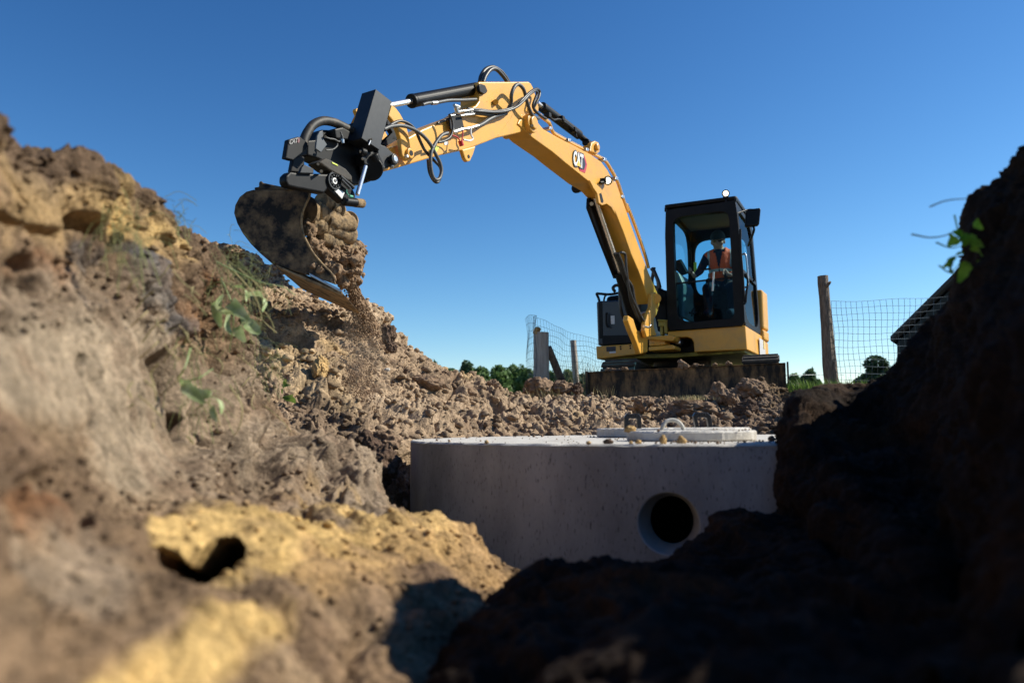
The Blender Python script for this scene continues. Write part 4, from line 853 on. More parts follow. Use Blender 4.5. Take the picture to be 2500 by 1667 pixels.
# emblem: white letters over a red and black hexagon, yellow triangle
def decal(poly, off, m, parent, name): 
    o = child(P_().on(PB, poly, off, .002), parent, name, m); return o
emb = child(P_().on(PB, [z2(1385, 905), z2(1440, 945), z2(1464, 1030), z2(1445, 1108), z2(1395, 1088), z2(1380, 1040)], .003, .003), boom, 'emblem', M_decred)
decal([z2(1395, 920), z2(1432, 945), z2(1450, 1025), z2(1435, 1078), z2(1395, 1060), z2(1380, 1000)], .006, M_decblk, boom, 'emblem_shield')
def text_on(pl, s, p0, p1, ptop, off, m, parent, name, bold=.02, ext=.0015):
    A = pl.hit(*p0, off); B = pl.hit(*p1, off); T = pl.hit(*ptop, off); e1 = B - A; e2 = T - A
    cu = bpy.data.curves.new(name, 'FONT'); cu.body = s; cu.offset = bold; cu.extrude = 0; cu.size = 1; cu.space_character = .92
    to = bpy.data.objects.new(name, cu); COL.objects.link(to); dg = bpy.context.evaluated_depsgraph_get(); me = bpy.data.meshes.new_from_object(to.evaluated_get(dg)); bpy.data.objects.remove(to)
    V = np.array([v.co[:] for v in me.vertices]); mn = V.min(0); mx = V.max(0); n = pl.n
    for v in me.vertices:
        a = (v.co.x - mn[0]) / (mx[0] - mn[0]); b = (v.co.y - mn[1]) / (mx[1] - mn[1]); v.co = A + e1 * a + e2 * b
    return link(name, me, m, parent)
text_on(PB, 'CAT', z2(1328, 1040), z2(1432, 1082), z2(1330, 878), .0085, M_decblk, boom, 'emblem_letter_edge', bold=.06)
text_on(PB, 'CAT', z2(1333, 1030), z2(1428, 1070), z2(1335, 890), .011, M_white, boom, 'emblem_letters', bold=.045)
decal([z2(1365, 1035), z2(1385, 985), z2(1405, 1052)], .013, M_decyel, boom, 'emblem_triangle')
# boom lights
lp2 = PB.hit(*z2(1662, 1180), .06); L2_ = lamp(lp2, tocam, .035); child(P_().box(lp2 + PB.hit(*z2(1600, 1190), .03) * 0 - Vector((.06, -.0, 0)), Vector((.04, -.01, 0)), Vector((0, .015, 0)), up * .02).cyl(lp2 + Vector((0, .04, 0)), PB.hit(*z2(1585, 1200), .02), .014), L2_, 'lamp_bracket', M_blk)
lp3 = PB.hit(*z2(1375, 1235), -BT - .06); m = P_(); m.cyl(lp3 + Vector((-.0, 0, -.02)), lp3 + Vector((-.03, -.06, -.04)), .05).box(lp3, Vector((.05, 0, 0)), Vector((0, .05, 0)), up * .05); m.go('far_side_light', M_blk, bevel=.015)
# boom cylinder under the belly
mid = -BT / 2
PBc = lambda f, x, y, o=mid: PB.hit(*f(x, y), o)
cyl = P_(); cyl.cyl(PBc(z7, 640, 1350, -.12), PBc(z5, 600, 590, -.12), .062, n=24); bc = cyl.go('boom_cylinder', M_blk, bevel=.006)
child(P_().cyl(PBc(z7, 400, 640, -.13), PBc(z7, 640, 1350, -.12), .026, n=16), bc, 'rod', M_chrome)
ctop = [z7(345, 640), z7(425, 640), z7(432, 730), z7(600, 1130), z7(700, 1400), z7(600, 1410), z7(470, 1080), z7(340, 735)]
child(P_().on(PB, ctop, -.17, .03), bc, 'rod_guard', M_blk, bevel=.004)
child(P_().cyl(PBc(z7, 370, 697, -.165), PBc(z7, 370, 697, -.15), .02), bc, 'guard_pin', M_steel)
k = P_()
for i, (dx, o_) in enumerate(((0, -.02), (22, -.06), (42, .0), (-22, -.1))):
    k.tube([PB.hit(*z7(x + dx * .5, y), o_) for x, y in ((600, 1170), (640, 1270), (680, 1400))] + [PB.hit(*z5(x + dx, y), o_) for x, y in ((500, 100), (530, 260), (590, 420), (650, 520), (700, 580))], .017, n=8)
k.tube([PB.hit(*z7(x, y), .01) for x, y in ((650, 1160), (690, 1180), (700, 1280), (712, 1400), (735, 1540))] + [PB.hit(*z5(x, y), .02) for x, y in ((590, 330), (650, 450), (720, 560))], .014, n=8)
k.go('boom_cylinder_hoses', M_hose, bevel=0, smooth=True)
k = P_(); k.tube([PB.hit(*z5(x, y), .04) for x, y in ((680, 560), (720, 572), (748, 560), (755, 535))], .016); k.go('hose_fitting', M_steel, bevel=0, smooth=True)
k = P_(); k.tube([PB.hit(*z5(x, y), -.25) for x, y in ((340, 150), (320, 110), (355, 80), (395, 95), (400, 200), (420, 400), (500, 560), (540, 610))], .018); k.go('looped_hose', M_hose, bevel=0, smooth=True)
# stick cylinder on top of the boom
sc_ = P_(); sA = PBc(z2, 1030, 475, -.16); sM = PBc(z2, 1385, 745, -.16); sB = PBc(z2, 1525, 862, -.14)
sc_.cyl(sA, sM, .047, n=24); st_c = sc_.go('stick_cylinder', M_blk, bevel=.006); child(P_().cyl(sM, sB, .03).cyl(PBc(z2, 1450, 815, -.12), sB, .04), st_c, 'rod_end', M_blk, bevel=.004)
child(P_().cyl(sA, PBc(z2, 985, 435, -.16), .02), st_c, 'rod', M_chrome)
k = P_()
for x, y in ((1085, 560), (1215, 590), (1335, 700)): k.box(PBc(z2, x, y, -.1), PB.n * .03, up * .022, PB.n.cross(up) * .022)
k.tube([PBc(z2, x, y, -.09) for x, y in ((1085, 560), (1140, 600), (1210, 600), (1340, 700), (1360, 770))], .011); child(k, st_c, 'port_block', M_blk, bevel=.003)

# --- stick
SK = [z2(425, 245), z2(435, 235), z2(905, 235), z2(925, 250), z2(948, 292), z2(1003, 480), z2(1000, 520), z2(975, 545), z2(930, 590), z2(900, 690), z2(845, 705), z2(820, 722), z2(600, 772), z2(400, 850), z2(280, 890), z1(2150, 902), z1(1900, 972), z1(1600, 1062), z1(1460, 1100), z1(1450, 960), z1(1500, 878), z1(1620, 838), z1(1700, 775), z1(1850, 690), z1(1990, 632),
      z1(2100, 590), z2(270, 540), z2(330, 500), z2(400, 462), z2(430, 420), z2(437, 340)]
st = P_().on(PB, SK, -.012, BT - .024).go('stick', M_yel, bevel=.01, seg=3)
k = P_(); k.on(PB, [z2(500, 420), z2(800, 285), z2(806, 289), z2(506, 426)], -.0105, .002); k.on(PB, [z2(610, 752), z2(730, 590), z2(790, 470), z2(793, 476), z2(735, 594), z2(616, 754)], -.0105, .002); child(k, st, 'weld_seam', M_yel)
k = P_()
for off in (0, -.13): k.on(PB, [z2(270, 885), z2(400, 850), z2(375, 930), z2(345, 995), z2(320, 1000), z2(298, 975)] if off == 0 else [z2(275, 890), z2(398, 850), z2(375, 930), z2(345, 995), z2(320, 1000), z2(298, 975)], off, .035)
each_piece(k, lambda q: child(q, st, 'lifting_lug', M_yel, bevel=.008)); c = PB.hit(*z2(332, 950), .003)
child(P_().cyl(c, c - PB.n * .006, .014), st, 'lug_eye', M_blk)
k = P_(); c = PB.hit(*z2(470, 303)); k.prism([PB.hit(*z2(x, y), .012) for x, y in ((430, 275), (450, 255), (490, 270), (513, 325), (500, 345), (480, 355), (440, 330))], -PB.n * .03); child(k, st, 'cylinder_pin', M_blk, bevel=.004)
child(P_().cyl(PB.hit(*z2(590, 430), .015), PB.hit(*z2(590, 430), -.03), .022), st, 'boss', M_yel)
# stick-mounted bucket cylinder
cy = P_(); A = PB.hit(*z2(408, 300), -.09); B = PB.hit(*z1(1760, 418), -.09); cy.cyl(A, B, .0475, n=28).cyl(A, PB.hit(*z2(440, 300), -.09), .035).cyl(B, B + (B - A).normalized() * .03, .05, n=28); bcy = cy.go('bucket_cylinder', M_blk, bevel=.005)
child(P_().cyl(B, PB.hit(*z1(1480, 470), -.09), .0195, n=18), bcy, 'rod', M_chrome)
child(P_().tube([PB.hit(*z1(x, y), -.02) for x, y in ((1850, 455), (1900, 440), (1960, 437))], .012).tube([PB.hit(*z1(x, y), -.02) for x, y in ((1985, 435), (2100, 415), (2230, 412), (2360, 405))], .013), bcy, 'cylinder_hose', M_ghose, smooth=True)
child(P_().cyl(PB.hit(*z1(1935, 440), -.02), PB.hit(*z1(1985, 436), -.02), .015), bcy, 'fitting', M_steel)
# curved linkage arms
k = P_(); arm = [z1(1555, 455), z1(1600, 490), z1(1640, 545), z1(1675, 610), z1(1705, 690), z1(1725, 780), z1(1735, 860), z1(1765, 890), z1(1768, 930), z1(1740, 960), z1(1720, 990), z1(1690, 985), z1(1655, 940), z1(1645, 860), z1(1640, 780), z1(1615, 700), z1(1575, 620), z1(1525, 560)]
k.on(PB, arm, .055, .035); k.on(PB, [z1(1450, 800), z1(1490, 700), z1(1540, 800), z1(1500, 820)], -.15, .03); lk = k.go('linkage_arm', M_yel, bevel=.008)
k = P_(); c = PB.hit(*z1(1740, 918), .075); k.cyl(c, c - PB.n * .03, .035, n=20); child(k, lk, 'arm_pin', M_yel, bevel=.006); child(P_().cyl(c + PB.n * .003, c - PB.n * .004, .018), lk, 'pin_centre', M_blk); c2_ = PB.hit(*z1(1708, 945), .075); child(P_().cyl(c2_, c2_ - PB.n * .02, .01), lk, 'grease_nipple', M_white)
k = P_(); k.on(PB, [z1(1205, 640), z1(1230, 560), z1(1210, 510), z1(1218, 490), z1(1240, 490), z1(1250, 520), z1(1225, 600), z1(1190, 650)], -.12, .03); k.go('linkage_tip', M_yel)
k = P_(); k.on(PB, [z1(1480, 820), z1(1560, 795), z1(1630, 790), z1(1600, 700), z1(1560, 630), z1(1510, 590), z1(1510, 640), z1(1560, 720), z1(1590, 790), z1(1490, 850)], -.06, .04); k.go('inner_link', M_blk)

# --- tiltrotator and black box
bxp = [z1(1402, 306), z1(1556, 425), z1(1437, 888), z1(1266, 776)]
k = P_().on(PB, bxp, .16, .115); box = k.go('steel_cover_box', M_blkbox, bevel=.003)
k = P_(); k.cyl(PB.hit(*z1(1358, 788), .175), PB.hit(*z1(1358, 788), .16), .008).cyl(PB.hit(*z1(1350, 800), .17), PB.hit(*z1(1333, 840), .17), .005); child(k, box, 'bolt', M_steel)
tr_ = P_()
tr_.on(PB, [zt(900, 470), zt(1150, 600), zt(1200, 800), zt(1170, 1060), zt(1060, 1190), zt(960, 1225), zt(850, 1230), zt(700, 1120), zt(590, 1000), zt(430, 920), zt(300, 880), zt(300, 700), zt(400, 690), zt(440, 600), zt(480, 572), zt(560, 575), zt(660, 600), zt(760, 640), zt(860, 600)], 0.02, .12)
tr_.on(PB, [zt(620, 560), zt(720, 540), zt(830, 600), zt(800, 700), zt(640, 680)], .08, .1)
tr_.cyl(PB.hit(*zt(1060, 1040), .1), PB.hit(*zt(1060, 1040), -.2), .075, n=28)
tilt = tr_.go('tiltrotator', M_blk, bevel=.01, seg=3)
k = P_(); k.on(PB, [zt(1140, 740), zt(1230, 770), zt(1330, 860), zt(1375, 880), zt(1390, 930), zt(1375, 985), zt(1320, 1010), zt(1220, 1040), zt(1150, 1030)], .045, .03); k.on(PB, [zt(1140, 740), zt(1330, 860), zt(1390, 930), zt(1320, 1010), zt(1150, 1030)], -BT - .01, .03)
c = PB.hit(*zt(1350, 925), .085); k.cyl(c, c - PB.n * .03, .034, n=24); each_piece(k, lambda q: child(q, tilt, 'hitch_ear', M_blkbox, bevel=.006))
child(P_().cyl(c + PB.n * .004, c - PB.n * .35, .02, n=20).cyl(PB.hit(*zt(1312, 1020), .08), PB.hit(*zt(1312, 1020), .05), .011), tilt, 'hitch_pin', M_steel, bevel=.003)
k = P_(); k.on(PB, [zt(960, 860), zt(1010, 830), zt(1120, 850), zt(1165, 900), zt(1160, 1000), zt(1090, 1020), zt(980, 990)], .10, .07); k.cyl(PB.hit(*zt(1080, 870), .11), PB.hit(*zt(1150, 1020), .11), .035); k.cyl(PB.hit(*zt(930, 830), .12), PB.hit(*zt(990, 850), .12), .024); child(k, tilt, 'cylinder_head', M_blk, bevel=.008, seg=3)
k = P_()
for x, y in ((935, 835), (958, 920), (1145, 900), (1135, 1040)): k.cyl(PB.hit(*zt(x, y), .125), PB.hit(*zt(x, y), .1), .0095, n=6)
each_piece(k, lambda q: child(q, tilt, 'bolt', M_steel, bevel=.001))
child(P_().cyl(PB.hit(*zt(992, 1010), .13), PB.hit(*zt(895, 1350), .13), .0128, n=16), tilt, 'tilt_rod', M_chrome)
lb = P_(); lb.on(PB, [zt(38, 1190), zt(45, 1120), zt(95, 1072), zt(230, 1090), zt(520, 1100), zt(600, 1085), zt(680, 1110), zt(760, 1190), zt(850, 1290), zt(880, 1350), zt(870, 1440), zt(730, 1440), zt(600, 1330), zt(545, 1280), zt(500, 1335), zt(180, 1275), zt(70, 1250)], .10, .06)
lb.cyl(PB.hit(*zt(720, 1430), .10), PB.hit(*zt(955, 1455), .10), .0265, n=24); low = child(lb, tilt, 'lower_hitch', M_blk, bevel=.012, seg=3)
c = PB.hit(*zt(628, 1185), .115); child(P_().ring(c, c - PB.n * .02, .0185, .011, n=24), tilt, 'cap_ring', M_white)
k = P_().ring(c, c - PB.n * .018, .052, .042)
for j in range(10): a = j * .628; v = PB.n.cross(up); k.cyl(c + (v * math.cos(a) + up * math.sin(a)) * .032 + PB.n * .002, c + (v * math.cos(a) + up * math.sin(a)) * .032 - PB.n * .02, .006, n=8)
child(k, tilt, 'cap_bolts', M_blkbox, bevel=.001)
child(P_().on(PB, [zt(622, 1300), zt(645, 1272), zt(742, 1325), zt(712, 1398)], .105, .006), tilt, 'white_label', M_white)
child(P_().cyl(PB.hit(*zt(870, 1447), .10), PB.hit(*zt(958, 1456), .10), .0275), tilt, 'muddy_pin_end', M_mudsteel)
bx = child(P_().on(PB, [zt(72, 690), zt(190, 655), zt(215, 660), zt(310, 735), zt(290, 810), zt(130, 940), zt(36, 915)], .10, .035), tilt, 'front_housing', M_blk, bevel=.006)
PT = Plane(PB.hit(*zt(130, 720), .104), PB.n)
text_on(PT, 'CAT', zt(80, 752), zt(178, 728), zt(88, 692), .0, mat('faded_letters', (.22, .22, .22), .5), tilt, 'housing_letters', bold=.03)
decal([zt(182, 668), zt(202, 672), zt(208, 705), zt(196, 730), zt(180, 728)], .103, mat('dim_red', (.12, .02, .03), .5), tilt, 'housing_emblem')
child(P_().on(PB, [zt(130, 920), zt(200, 880), zt(265, 900), zt(262, 1095), zt(210, 1085), zt(100, 1075)], .06, .03), tilt, 'housing_leg', M_blk, bevel=.006)
child(P_().on(PB, [zt(262, 990), zt(372, 1040), zt(372, 1095), zt(210, 1090), zt(230, 1030)], .12, .02), tilt, 'leg_gusset', M_blkbox, bevel=.003)
child(P_().on(PB, [zt(482, 578), zt(440, 600), zt(415, 650), zt(397, 800), zt(462, 846), zt(535, 752), zt(492, 690)], .16, .012), tilt, 'valve_guard', mat('grey_guard', (.05, .058, .065), .4), bevel=.003)
child(P_().tube([PB.hit(*zt(x, y), .05) for x, y in ((250, 760), (255, 700), (300, 600), (375, 510), (490, 468), (620, 490), (740, 545), (860, 600))], .0265, n=14), tilt, 'hose_sleeve', mat('worn_hose_sleeve', (.014, .013, .012), .6, c2=(.14, .10, .06), sc=22, amt=.5, lo=.5), smooth=True)
child(P_().tube([PB.hit(*zt(x, y), .13) for x, y in ((505, 660), (560, 680), (620, 690), (680, 715), (705, 640), (690, 600))], .005).tube([PB.hit(*zt(x, y), .13) for x, y in ((520, 820), (600, 810), (650, 770), (655, 740))], .0045).tube([PB.hit(*zt(x, y), .14) for x, y in ((720, 720), (715, 660), (700, 630))], .006), tilt, 'thin_hoses', M_ghose, smooth=True)
child(P_().cyl(PB.hit(*zt(720, 690), .14), PB.hit(*zt(722, 735), .14), .009).cyl(PB.hit(*zt(512, 655), .175), PB.hit(*zt(512, 655), .15), .007).cyl(PB.hit(*zt(425, 985), .14), PB.hit(*zt(425, 985), .1), .008).cyl(PB.hit(*zt(464, 1070), .145), PB.hit(*zt(464, 1070), .1), .009), tilt, 'fittings', M_steel)
child(P_().on(PB, [zt(440, 960), zt(520, 912), zt(600, 945), zt(760, 1040), zt(835, 1130), zt(835, 1180), zt(780, 1175), zt(560, 1050)], .12, .1), tilt, 'motor_cover', mat('dusty_black_plastic', (.03, .027, .023), .75, c2=(.08, .06, .04), sc=20, bump=.003), bevel=.008)
child(P_().on(PB, [zt(590, 958), zt(655, 990), zt(665, 1008), zt(600, 978)], .124, .004), tilt, 'yellow_sticker', M_hivis)
child(P_().tube([PB.hit(*zt(x, y), .13) for x, y in ((690, 1130), (760, 1190), (820, 1240), (850, 1275))], .010).tube([PB.hit(*zt(x, y), .13) for x, y in ((700, 1170), (760, 1230), (800, 1270))], .009), tilt, 'pipe_pair', M_blkbox, smooth=True)
child(P_().tube([PB.hit(*zt(x, y), .14) for x, y in ((765, 1290), (770, 1330), (800, 1365))], .003).cyl(PB.hit(*zt(800, 1368), .145), PB.hit(*zt(835, 1375), .145), .008), tilt, 'sensor_wire', mat('green_wire', (.05, .35, .22), .5), smooth=True)

# --- hoses along stick
def hose(name, pts, r, m, offs=.05, n=10):
    o = offs if isinstance(offs, (list, tuple)) else [offs] * len(pts)
    return P_().tube([PB.hit(*p, q) for p, q in zip(pts, o)], r, n=n, seg=8).go(name, m, bevel=0, smooth=True)
hose('arched_hose', [z2(436, 240), z2(450, 180), z2(490, 120), z2(560, 96), z2(630, 130), z2(680, 185), z2(712, 240)], .0165, M_hose, -.1)
hose('arched_hose', [z2(470, 240), z2(490, 185), z2(530, 130), z2(570, 112), z2(610, 130), z2(665, 190), z2(700, 240)], .0165, M_hose, -.05)
hose('side_hose_loop', [z2(705, 500), z2(735, 440), z2(740, 360), z2(765, 290), z2(805, 262), z2(850, 300), z2(875, 370), z2(895, 450), z2(930, 540), z2(975, 580), z2(1000, 585)], .0155, M_ghose, [.02, .05, .08, .09, .09, .09, .08, .07, .05, .03, .0])
hose('supply_hose', [z2(320, 495), z2(440, 505), z2(560, 520), z2(680, 505), z2(780, 470), z2(840, 410), z2(920, 335), z2(980, 305), z2(1010, 330), z2(1000, 390), z2(970, 450), z2(955, 500), z2(1000, 545), z2(1070, 590)], .0115, M_hose, [.03, .04, .05, .05, .07, .09, .09, .07, .05, .05, .04, .02, 0, -.02])
hose('supply_hose', [z2(330, 520), z2(440, 520), z2(560, 528), z2(670, 520), z2(760, 492), z2(830, 445), z2(900, 370), z2(965, 322), z2(985, 345), z2(965, 400), z2(945, 470), z2(975, 520), z2(1020, 560)], .0115, M_hose, [.02, .06, .07, .07, .08, .09, .10, .08, .06, .05, .04, .02, 0])
hose('side_hose', [z2(270, 560), z2(340, 535), z2(450, 540), z2(560, 555), z2(690, 540)], .0155, M_ghose, .03)
hose('side_hose', [z2(400, 668), z2(460, 640), z2(520, 600), z2(590, 565), z2(660, 548)], .0155, M_ghose, .04)
hose('thin_black_hose', [z1(1990, 632), z1(2100, 590)], .009, M_hose, .0)
hose('thin_black_hose', [z1(2105, 545), z1(2130, 600), z1(2140, 680), z1(2115, 760), z1(2060, 800), z1(2000, 815)], .009, M_hose, .08)
hose('corrugated_hose', [z1(1480, 690), z1(1540, 665), z1(1640, 655), z1(1740, 680), z1(1840, 740), z1(1920, 830), z1(1975, 930), z1(2015, 1010), z1(2030, 1090), z1(2010, 1160), z1(1970, 1170), z1(1940, 1120), z1(1925, 1000), z1(1935, 900), z1(1975, 820), z1(2030, 750), z1(2090, 725)], .0125, M_ghose, .13)
hose('looping_hose', [z1(1485, 700), z1(1560, 640), z1(1640, 612), z1(1720, 640), z1(1780, 700), z1(1820, 790), z1(1870, 890), z1(1950, 980), z1(2015, 1050), z1(2025, 1120), z1(2000, 1190), z1(1960, 1185), z1(1915, 1100), z1(1900, 980)], .0105, M_hose, .10)
k = P_(); k.on(PB, [z1(2105, 545), z1(2215, 545), z1(2255, 700), z1(2200, 715), z1(2120, 690)], .03, .012); k.go('hose_bracket', M_blk, bevel=.002)
k = P_()
for x, y, x2, y2, r_ in ((2140, 720, 2230, 690, .016), (2230, 690, 2340, 670, .011), (2270, 690, 2380, 655, .013), (2150, 460, 2200, 480, .013), (2165, 480, 2185, 540, .016), (2190, 520, 2330, 505, .009), (2210, 560, 2340, 545, .009), (2100, 560, 2160, 555, .008)):
    k.cyl(PB.hit(*z1(x, y), .055), PB.hit(*z1(x2, y2), .055), r_, n=8)
k.go('quick_couplings', M_steel, bevel=.002)
k = P_(); k.tube([PB.hit(*z1(x, y), .07) for x, y in ((2310, 680), (2312, 740), (2330, 780), (2300, 800), (2240, 790))], .007); k.go('white_tags', M_white, bevel=0)
k = P_(); k.tube([PB.hit(*z1(x, y), .075) for x, y in ((2130, 745), (2180, 765), (2210, 810), (2215, 850), (2228, 780), (2235, 700))], .005); k.tube([PB.hit(*z1(x, y), .075) for x, y in ((2210, 800), (2225, 850))], .018); k.go('red_dust_caps', M_red, bevel=0, smooth=True)
k = P_(); k.on(PB, [z1(1915, 880), z1(1960, 835), z1(2010, 860), z1(1985, 905), z1(1920, 925)], -.008, .003); k.go('hazard_sticker', M_hivis, bevel=0)
k = P_(); k.on(PB, [z1(2055, 812), z1(2095, 805), z1(2098, 835), z1(2060, 842)], -.008, .003); k.go('white_sticker', M_white, bevel=0)

def log(name, a, b, r, r2, m_, parent, seed, rough=.12, n=28, rings=40):
    a, b = Vector(a), Vector(b); d = (b - a).normalized(); t = d.orthogonal().normalized(); q = d.cross(t); V = []; F = []
    for i in range(rings):
        f = i / (rings - 1); c = a.lerp(b, f); rr = r + (r2 - r) * f
        for k_ in range(n):
            an = 2 * math.pi * k_ / n; V.append(c + (t * math.cos(an) + q * math.sin(an)) * rr)
    V = np.array([v[:] for v in V]); C = np.repeat(np.array([a.lerp(b, i / (rings - 1))[:] for i in range(rings)]), n, 0); dv = (V - C)
    k_ = 1 + rough * fbm(V * np.array([9, 9, 3]) + seed, 3, seed) - rough * .8 * cracks(V * np.array([16, 16, 1.2]) + seed, .15, seed + 3); V = C + dv * k_[:, None]
    F = [(i * n + j, i * n + (j + 1) % n, (i + 1) * n + (j + 1) % n, (i + 1) * n + j) for i in range(rings - 1) for j in range(n)]
    mm = MB(); mm.add([Vector(x) for x in V], F); mm.F.append(tuple(range((rings - 1) * n, rings * n))); mm.F.append(tuple(range(n - 1, -1, -1)))
    o = mm.build(name, m_, parent, smooth=True); 
    if parent: local(o)
    return o
# --- bucket
W = Vector((-.05, .76, .0)); PK = Plane(at(700, 560, 4.55), (W.normalized() * -1)); wl = W.length
side_pts = [zb_(*p) for p in ((768, 350), (762, 305), (742, 283), (710, 277), (640, 287), (560, 300), (400, 297), (280, 297), (218, 314), (160, 360), (122, 430), (112, 500), (140, 590), (190, 680), (260, 770), (340, 850), (420, 910), (480, 945), (620, 1000), (765, 1040), (900, 1085), (1000, 1120), (985, 1080), (955, 1020), (880, 945), (800, 850), (750, 760), (712, 680), (696, 590), (705, 500), (733, 430))]
bk = P_(); bk.on(PK, side_pts, 0, .022); bk.prism([PK.hit(*p, -wl + .03) for p in side_pts], -PK.n * .022)
shell = [zb_(*p) for p in ((640, 287), (560, 300), (400, 297), (280, 297), (218, 314), (160, 360), (122, 430), (112, 500), (140, 590), (190, 680), (260, 770), (340, 850), (420, 910), (480, 945), (620, 1015), (800, 1090), (1000, 1175), (1040, 1192))]
inn_ = [zb_(*p) for p in ((1035, 1168), (1000, 1150), (800, 1065), (640, 990), (500, 920), (430, 880), (360, 825), (285, 750), (215, 665), (165, 580), (140, 500), (148, 440), (182, 375), (235, 335), (290, 320), (400, 318), (560, 322), (640, 305))]
bk.on(PK, shell + inn_, -.023, wl - .03)
bucket = bk.go('bucket', M_bucket, bevel=.004)
rim = [zb_(*p) for p in ((560, 298), (640, 285), (710, 275), (745, 282), (768, 310), (771, 350), (735, 430), (708, 500), (699, 590), (714, 680), (752, 760), (803, 850), (883, 945), (958, 1020), (990, 1080))]
child(P_().tube([PK.hit(*p, .004) for p in rim], .0065, n=8), bucket, 'side_rim', M_mudsteel, smooth=True)
cut = P_(); cut.on(PK, [zb_(765, 1018), zb_(1045, 1168), zb_(1052, 1185), zb_(1030, 1186), zb_(768, 1045)], .012, .04); child(cut, bucket, 'worn_edge', M_edge, bevel=.003)
cut = P_(); cut.on(PK, [zb_(480, 948), zb_(620, 1010), zb_(800, 1085), zb_(1040, 1186), zb_(1066, 1205), zb_(1040, 1212), zb_(800, 1112), zb_(600, 1024), zb_(470, 960)], .0, wl); child(cut, bucket, 'cutting_edge', M_mudsteel, bevel=.003)
hg = log('mounting_tube', at(*zb_(735, 480), 4.72), at(*zb_(1010, 560), 5.0), .082, .066, M_mudsteel, bucket, 411, .24, 40, 44)
for i_, (p0, y0, p1, y1, r_, r2_) in enumerate((((740, 570), 4.75, (1120, 700), 5.1, .075, .062), ((900, 560), 4.85, (1140, 600), 5.05, .07, .05), ((850, 700), 4.85, (1140, 810), 5.2, .05, .045), ((960, 440), 4.85, (1130, 560), 5.05, .034, .03), ((870, 390), 4.8, (1000, 470), 4.95, .05, .05))):
    log('mounting_tube', at(*zb_(*p0), y0), at(*zb_(*p1), y1), r_, r2_, M_mudsteel, bucket, 420 + i_, .22, 36, 40)
pp = P_()
for (x, y, yy) in ((1000, 470, 4.9), (1110, 560, 5.0)): 
    c = at(*zb_(x, y), yy); pp.ring(c, c + W.normalized() * .03, .06, .03)
each_piece(pp, lambda q: child(q, bucket, 'mounting_ear', M_mudsteel, bevel=.004))
mdp = P_(); mdp.prism([PK.hit(*zb_(x, y), -.3) for x, y in ((290, 297), (285, 275), (330, 270), (325, 235), (345, 215), (365, 235), (460, 255), (560, 275), (570, 300))], -PK.n * .2); child(mdp, bucket, 'top_bracket', M_bucket, bevel=.01)

def lumps_obj(name, specs, m, n=4, seed=500, **tg):
    Vs, Fs, b = [], [], 0
    for i, (c, r, sx, sy, sz) in enumerate(specs):
        V, F = lump(seed + i * 3, r, n if r > .03 else 3, sx=sx, sy=sy, sz=sz, amp=.3, fine=.22); V = V + np.array(c[:]); Vs.append(V); Fs.append(np.array(F) + b); b += len(V)
    V = np.concatenate(Vs); F = np.concatenate(Fs)
    V = V + np.stack([vnoise(V * 30 + k_ * 7, 60 + k_) for k_ in range(3)], 1) * .006 + np.stack([vnoise(V * 75 + k_ * 7, 64 + k_) for k_ in range(3)], 1) * .003
    o = link(name, np_mesh(name, V, F, 3), m, smooth=True); tag(o, **tg)
    return fuse(o, .0065 if name != 'blade_soil' else .009, m)
def fuse(o, vox, m):                               # weld the lumps into one crumbly mass and break its surface up
    r_ = o.modifiers.new('r', 'REMESH'); r_.mode = 'VOXEL'; r_.voxel_size = vox; bpy.context.view_layer.update()
    me = bpy.data.meshes.new_from_object(o.evaluated_get(bpy.context.evaluated_depsgraph_get())); o.modifiers.clear()
    V = np.zeros(len(me.vertices) * 3, np.float32); me.vertices.foreach_get('co', V); V = V.reshape(-1, 3).astype(float)
    Nn = np.zeros(len(V) * 3, np.float32); me.vertices.foreach_get('normal', Nn); Nn = Nn.reshape(-1, 3)
    W_ = V + np.stack([fbm(V * 18 + 9 * j, 2, 880 + j) for j in range(3)], 1) * .02
    d = facets(W_ * 14, 881) * .022 + facets(W_ * 34, 883) * .011 + facets(W_ * 75, 885) * .005 + fbm(V * 40, 3, 887) * .006
    V = V + Nn * d[:, None]; me.vertices.foreach_set('co', V.astype(np.float32).ravel()); me.materials.clear(); me.materials.append(m); me.shade_smooth(); me.update(); me.name = o.name; o.data = me; return o
M_load = soil_mat('loose_soil', col=(.30, .20, .125), bump=.006, bsc=55)
rr = random.Random(5)
sp = []
for (x, y, Y, r_) in ((760, 620, 4.72, .05), (790, 760, 4.75, .055), (840, 830, 4.85, .07), (880, 900, 4.85, .06), (930, 870, 5.0, .08), (930, 960, 4.8, .05), (1000, 1000, 4.75, .045), (1020, 930, 4.95, .075), (1080, 860, 5.1, .08), (1060, 1020, 4.9, .07), (1100, 960, 5.05, .085), (1150, 880, 5.2, .075), (1180, 830, 5.25, .06), (1205, 810, 5.3, .05), (1150, 970, 5.2, .07), (1120, 1080, 5.05, .07), (1060, 1110, 4.85, .045), (900, 1020, 4.6, .03), (960, 1070, 4.58, .028), (800, 960, 4.57, .022), (870, 990, 4.57, .024), (700, 930, 4.56, .016)):
    sp.append((at(*zb_(x, y), Y), r_, 1, 1, 1))
for i in range(190):
    x, y = rr.choice(((1000, 930), (1050, 1010), (1100, 1000), (1160, 900), (1090, 900), (1180, 960), (1020, 880), (940, 900), (860, 850))); sp.append((at(*zb_(x + rr.gauss(0, 32), y + rr.gauss(0, 45)), 4.80 + .3 * rr.random()), .008 + .02 * rr.random() ** 2, 1, 1, 1))
lumps_obj('soil_load', sp, M_load, 4, 500, label='heap of damp brown soil spilling from the open bucket', cat='soil', kind='stuff')
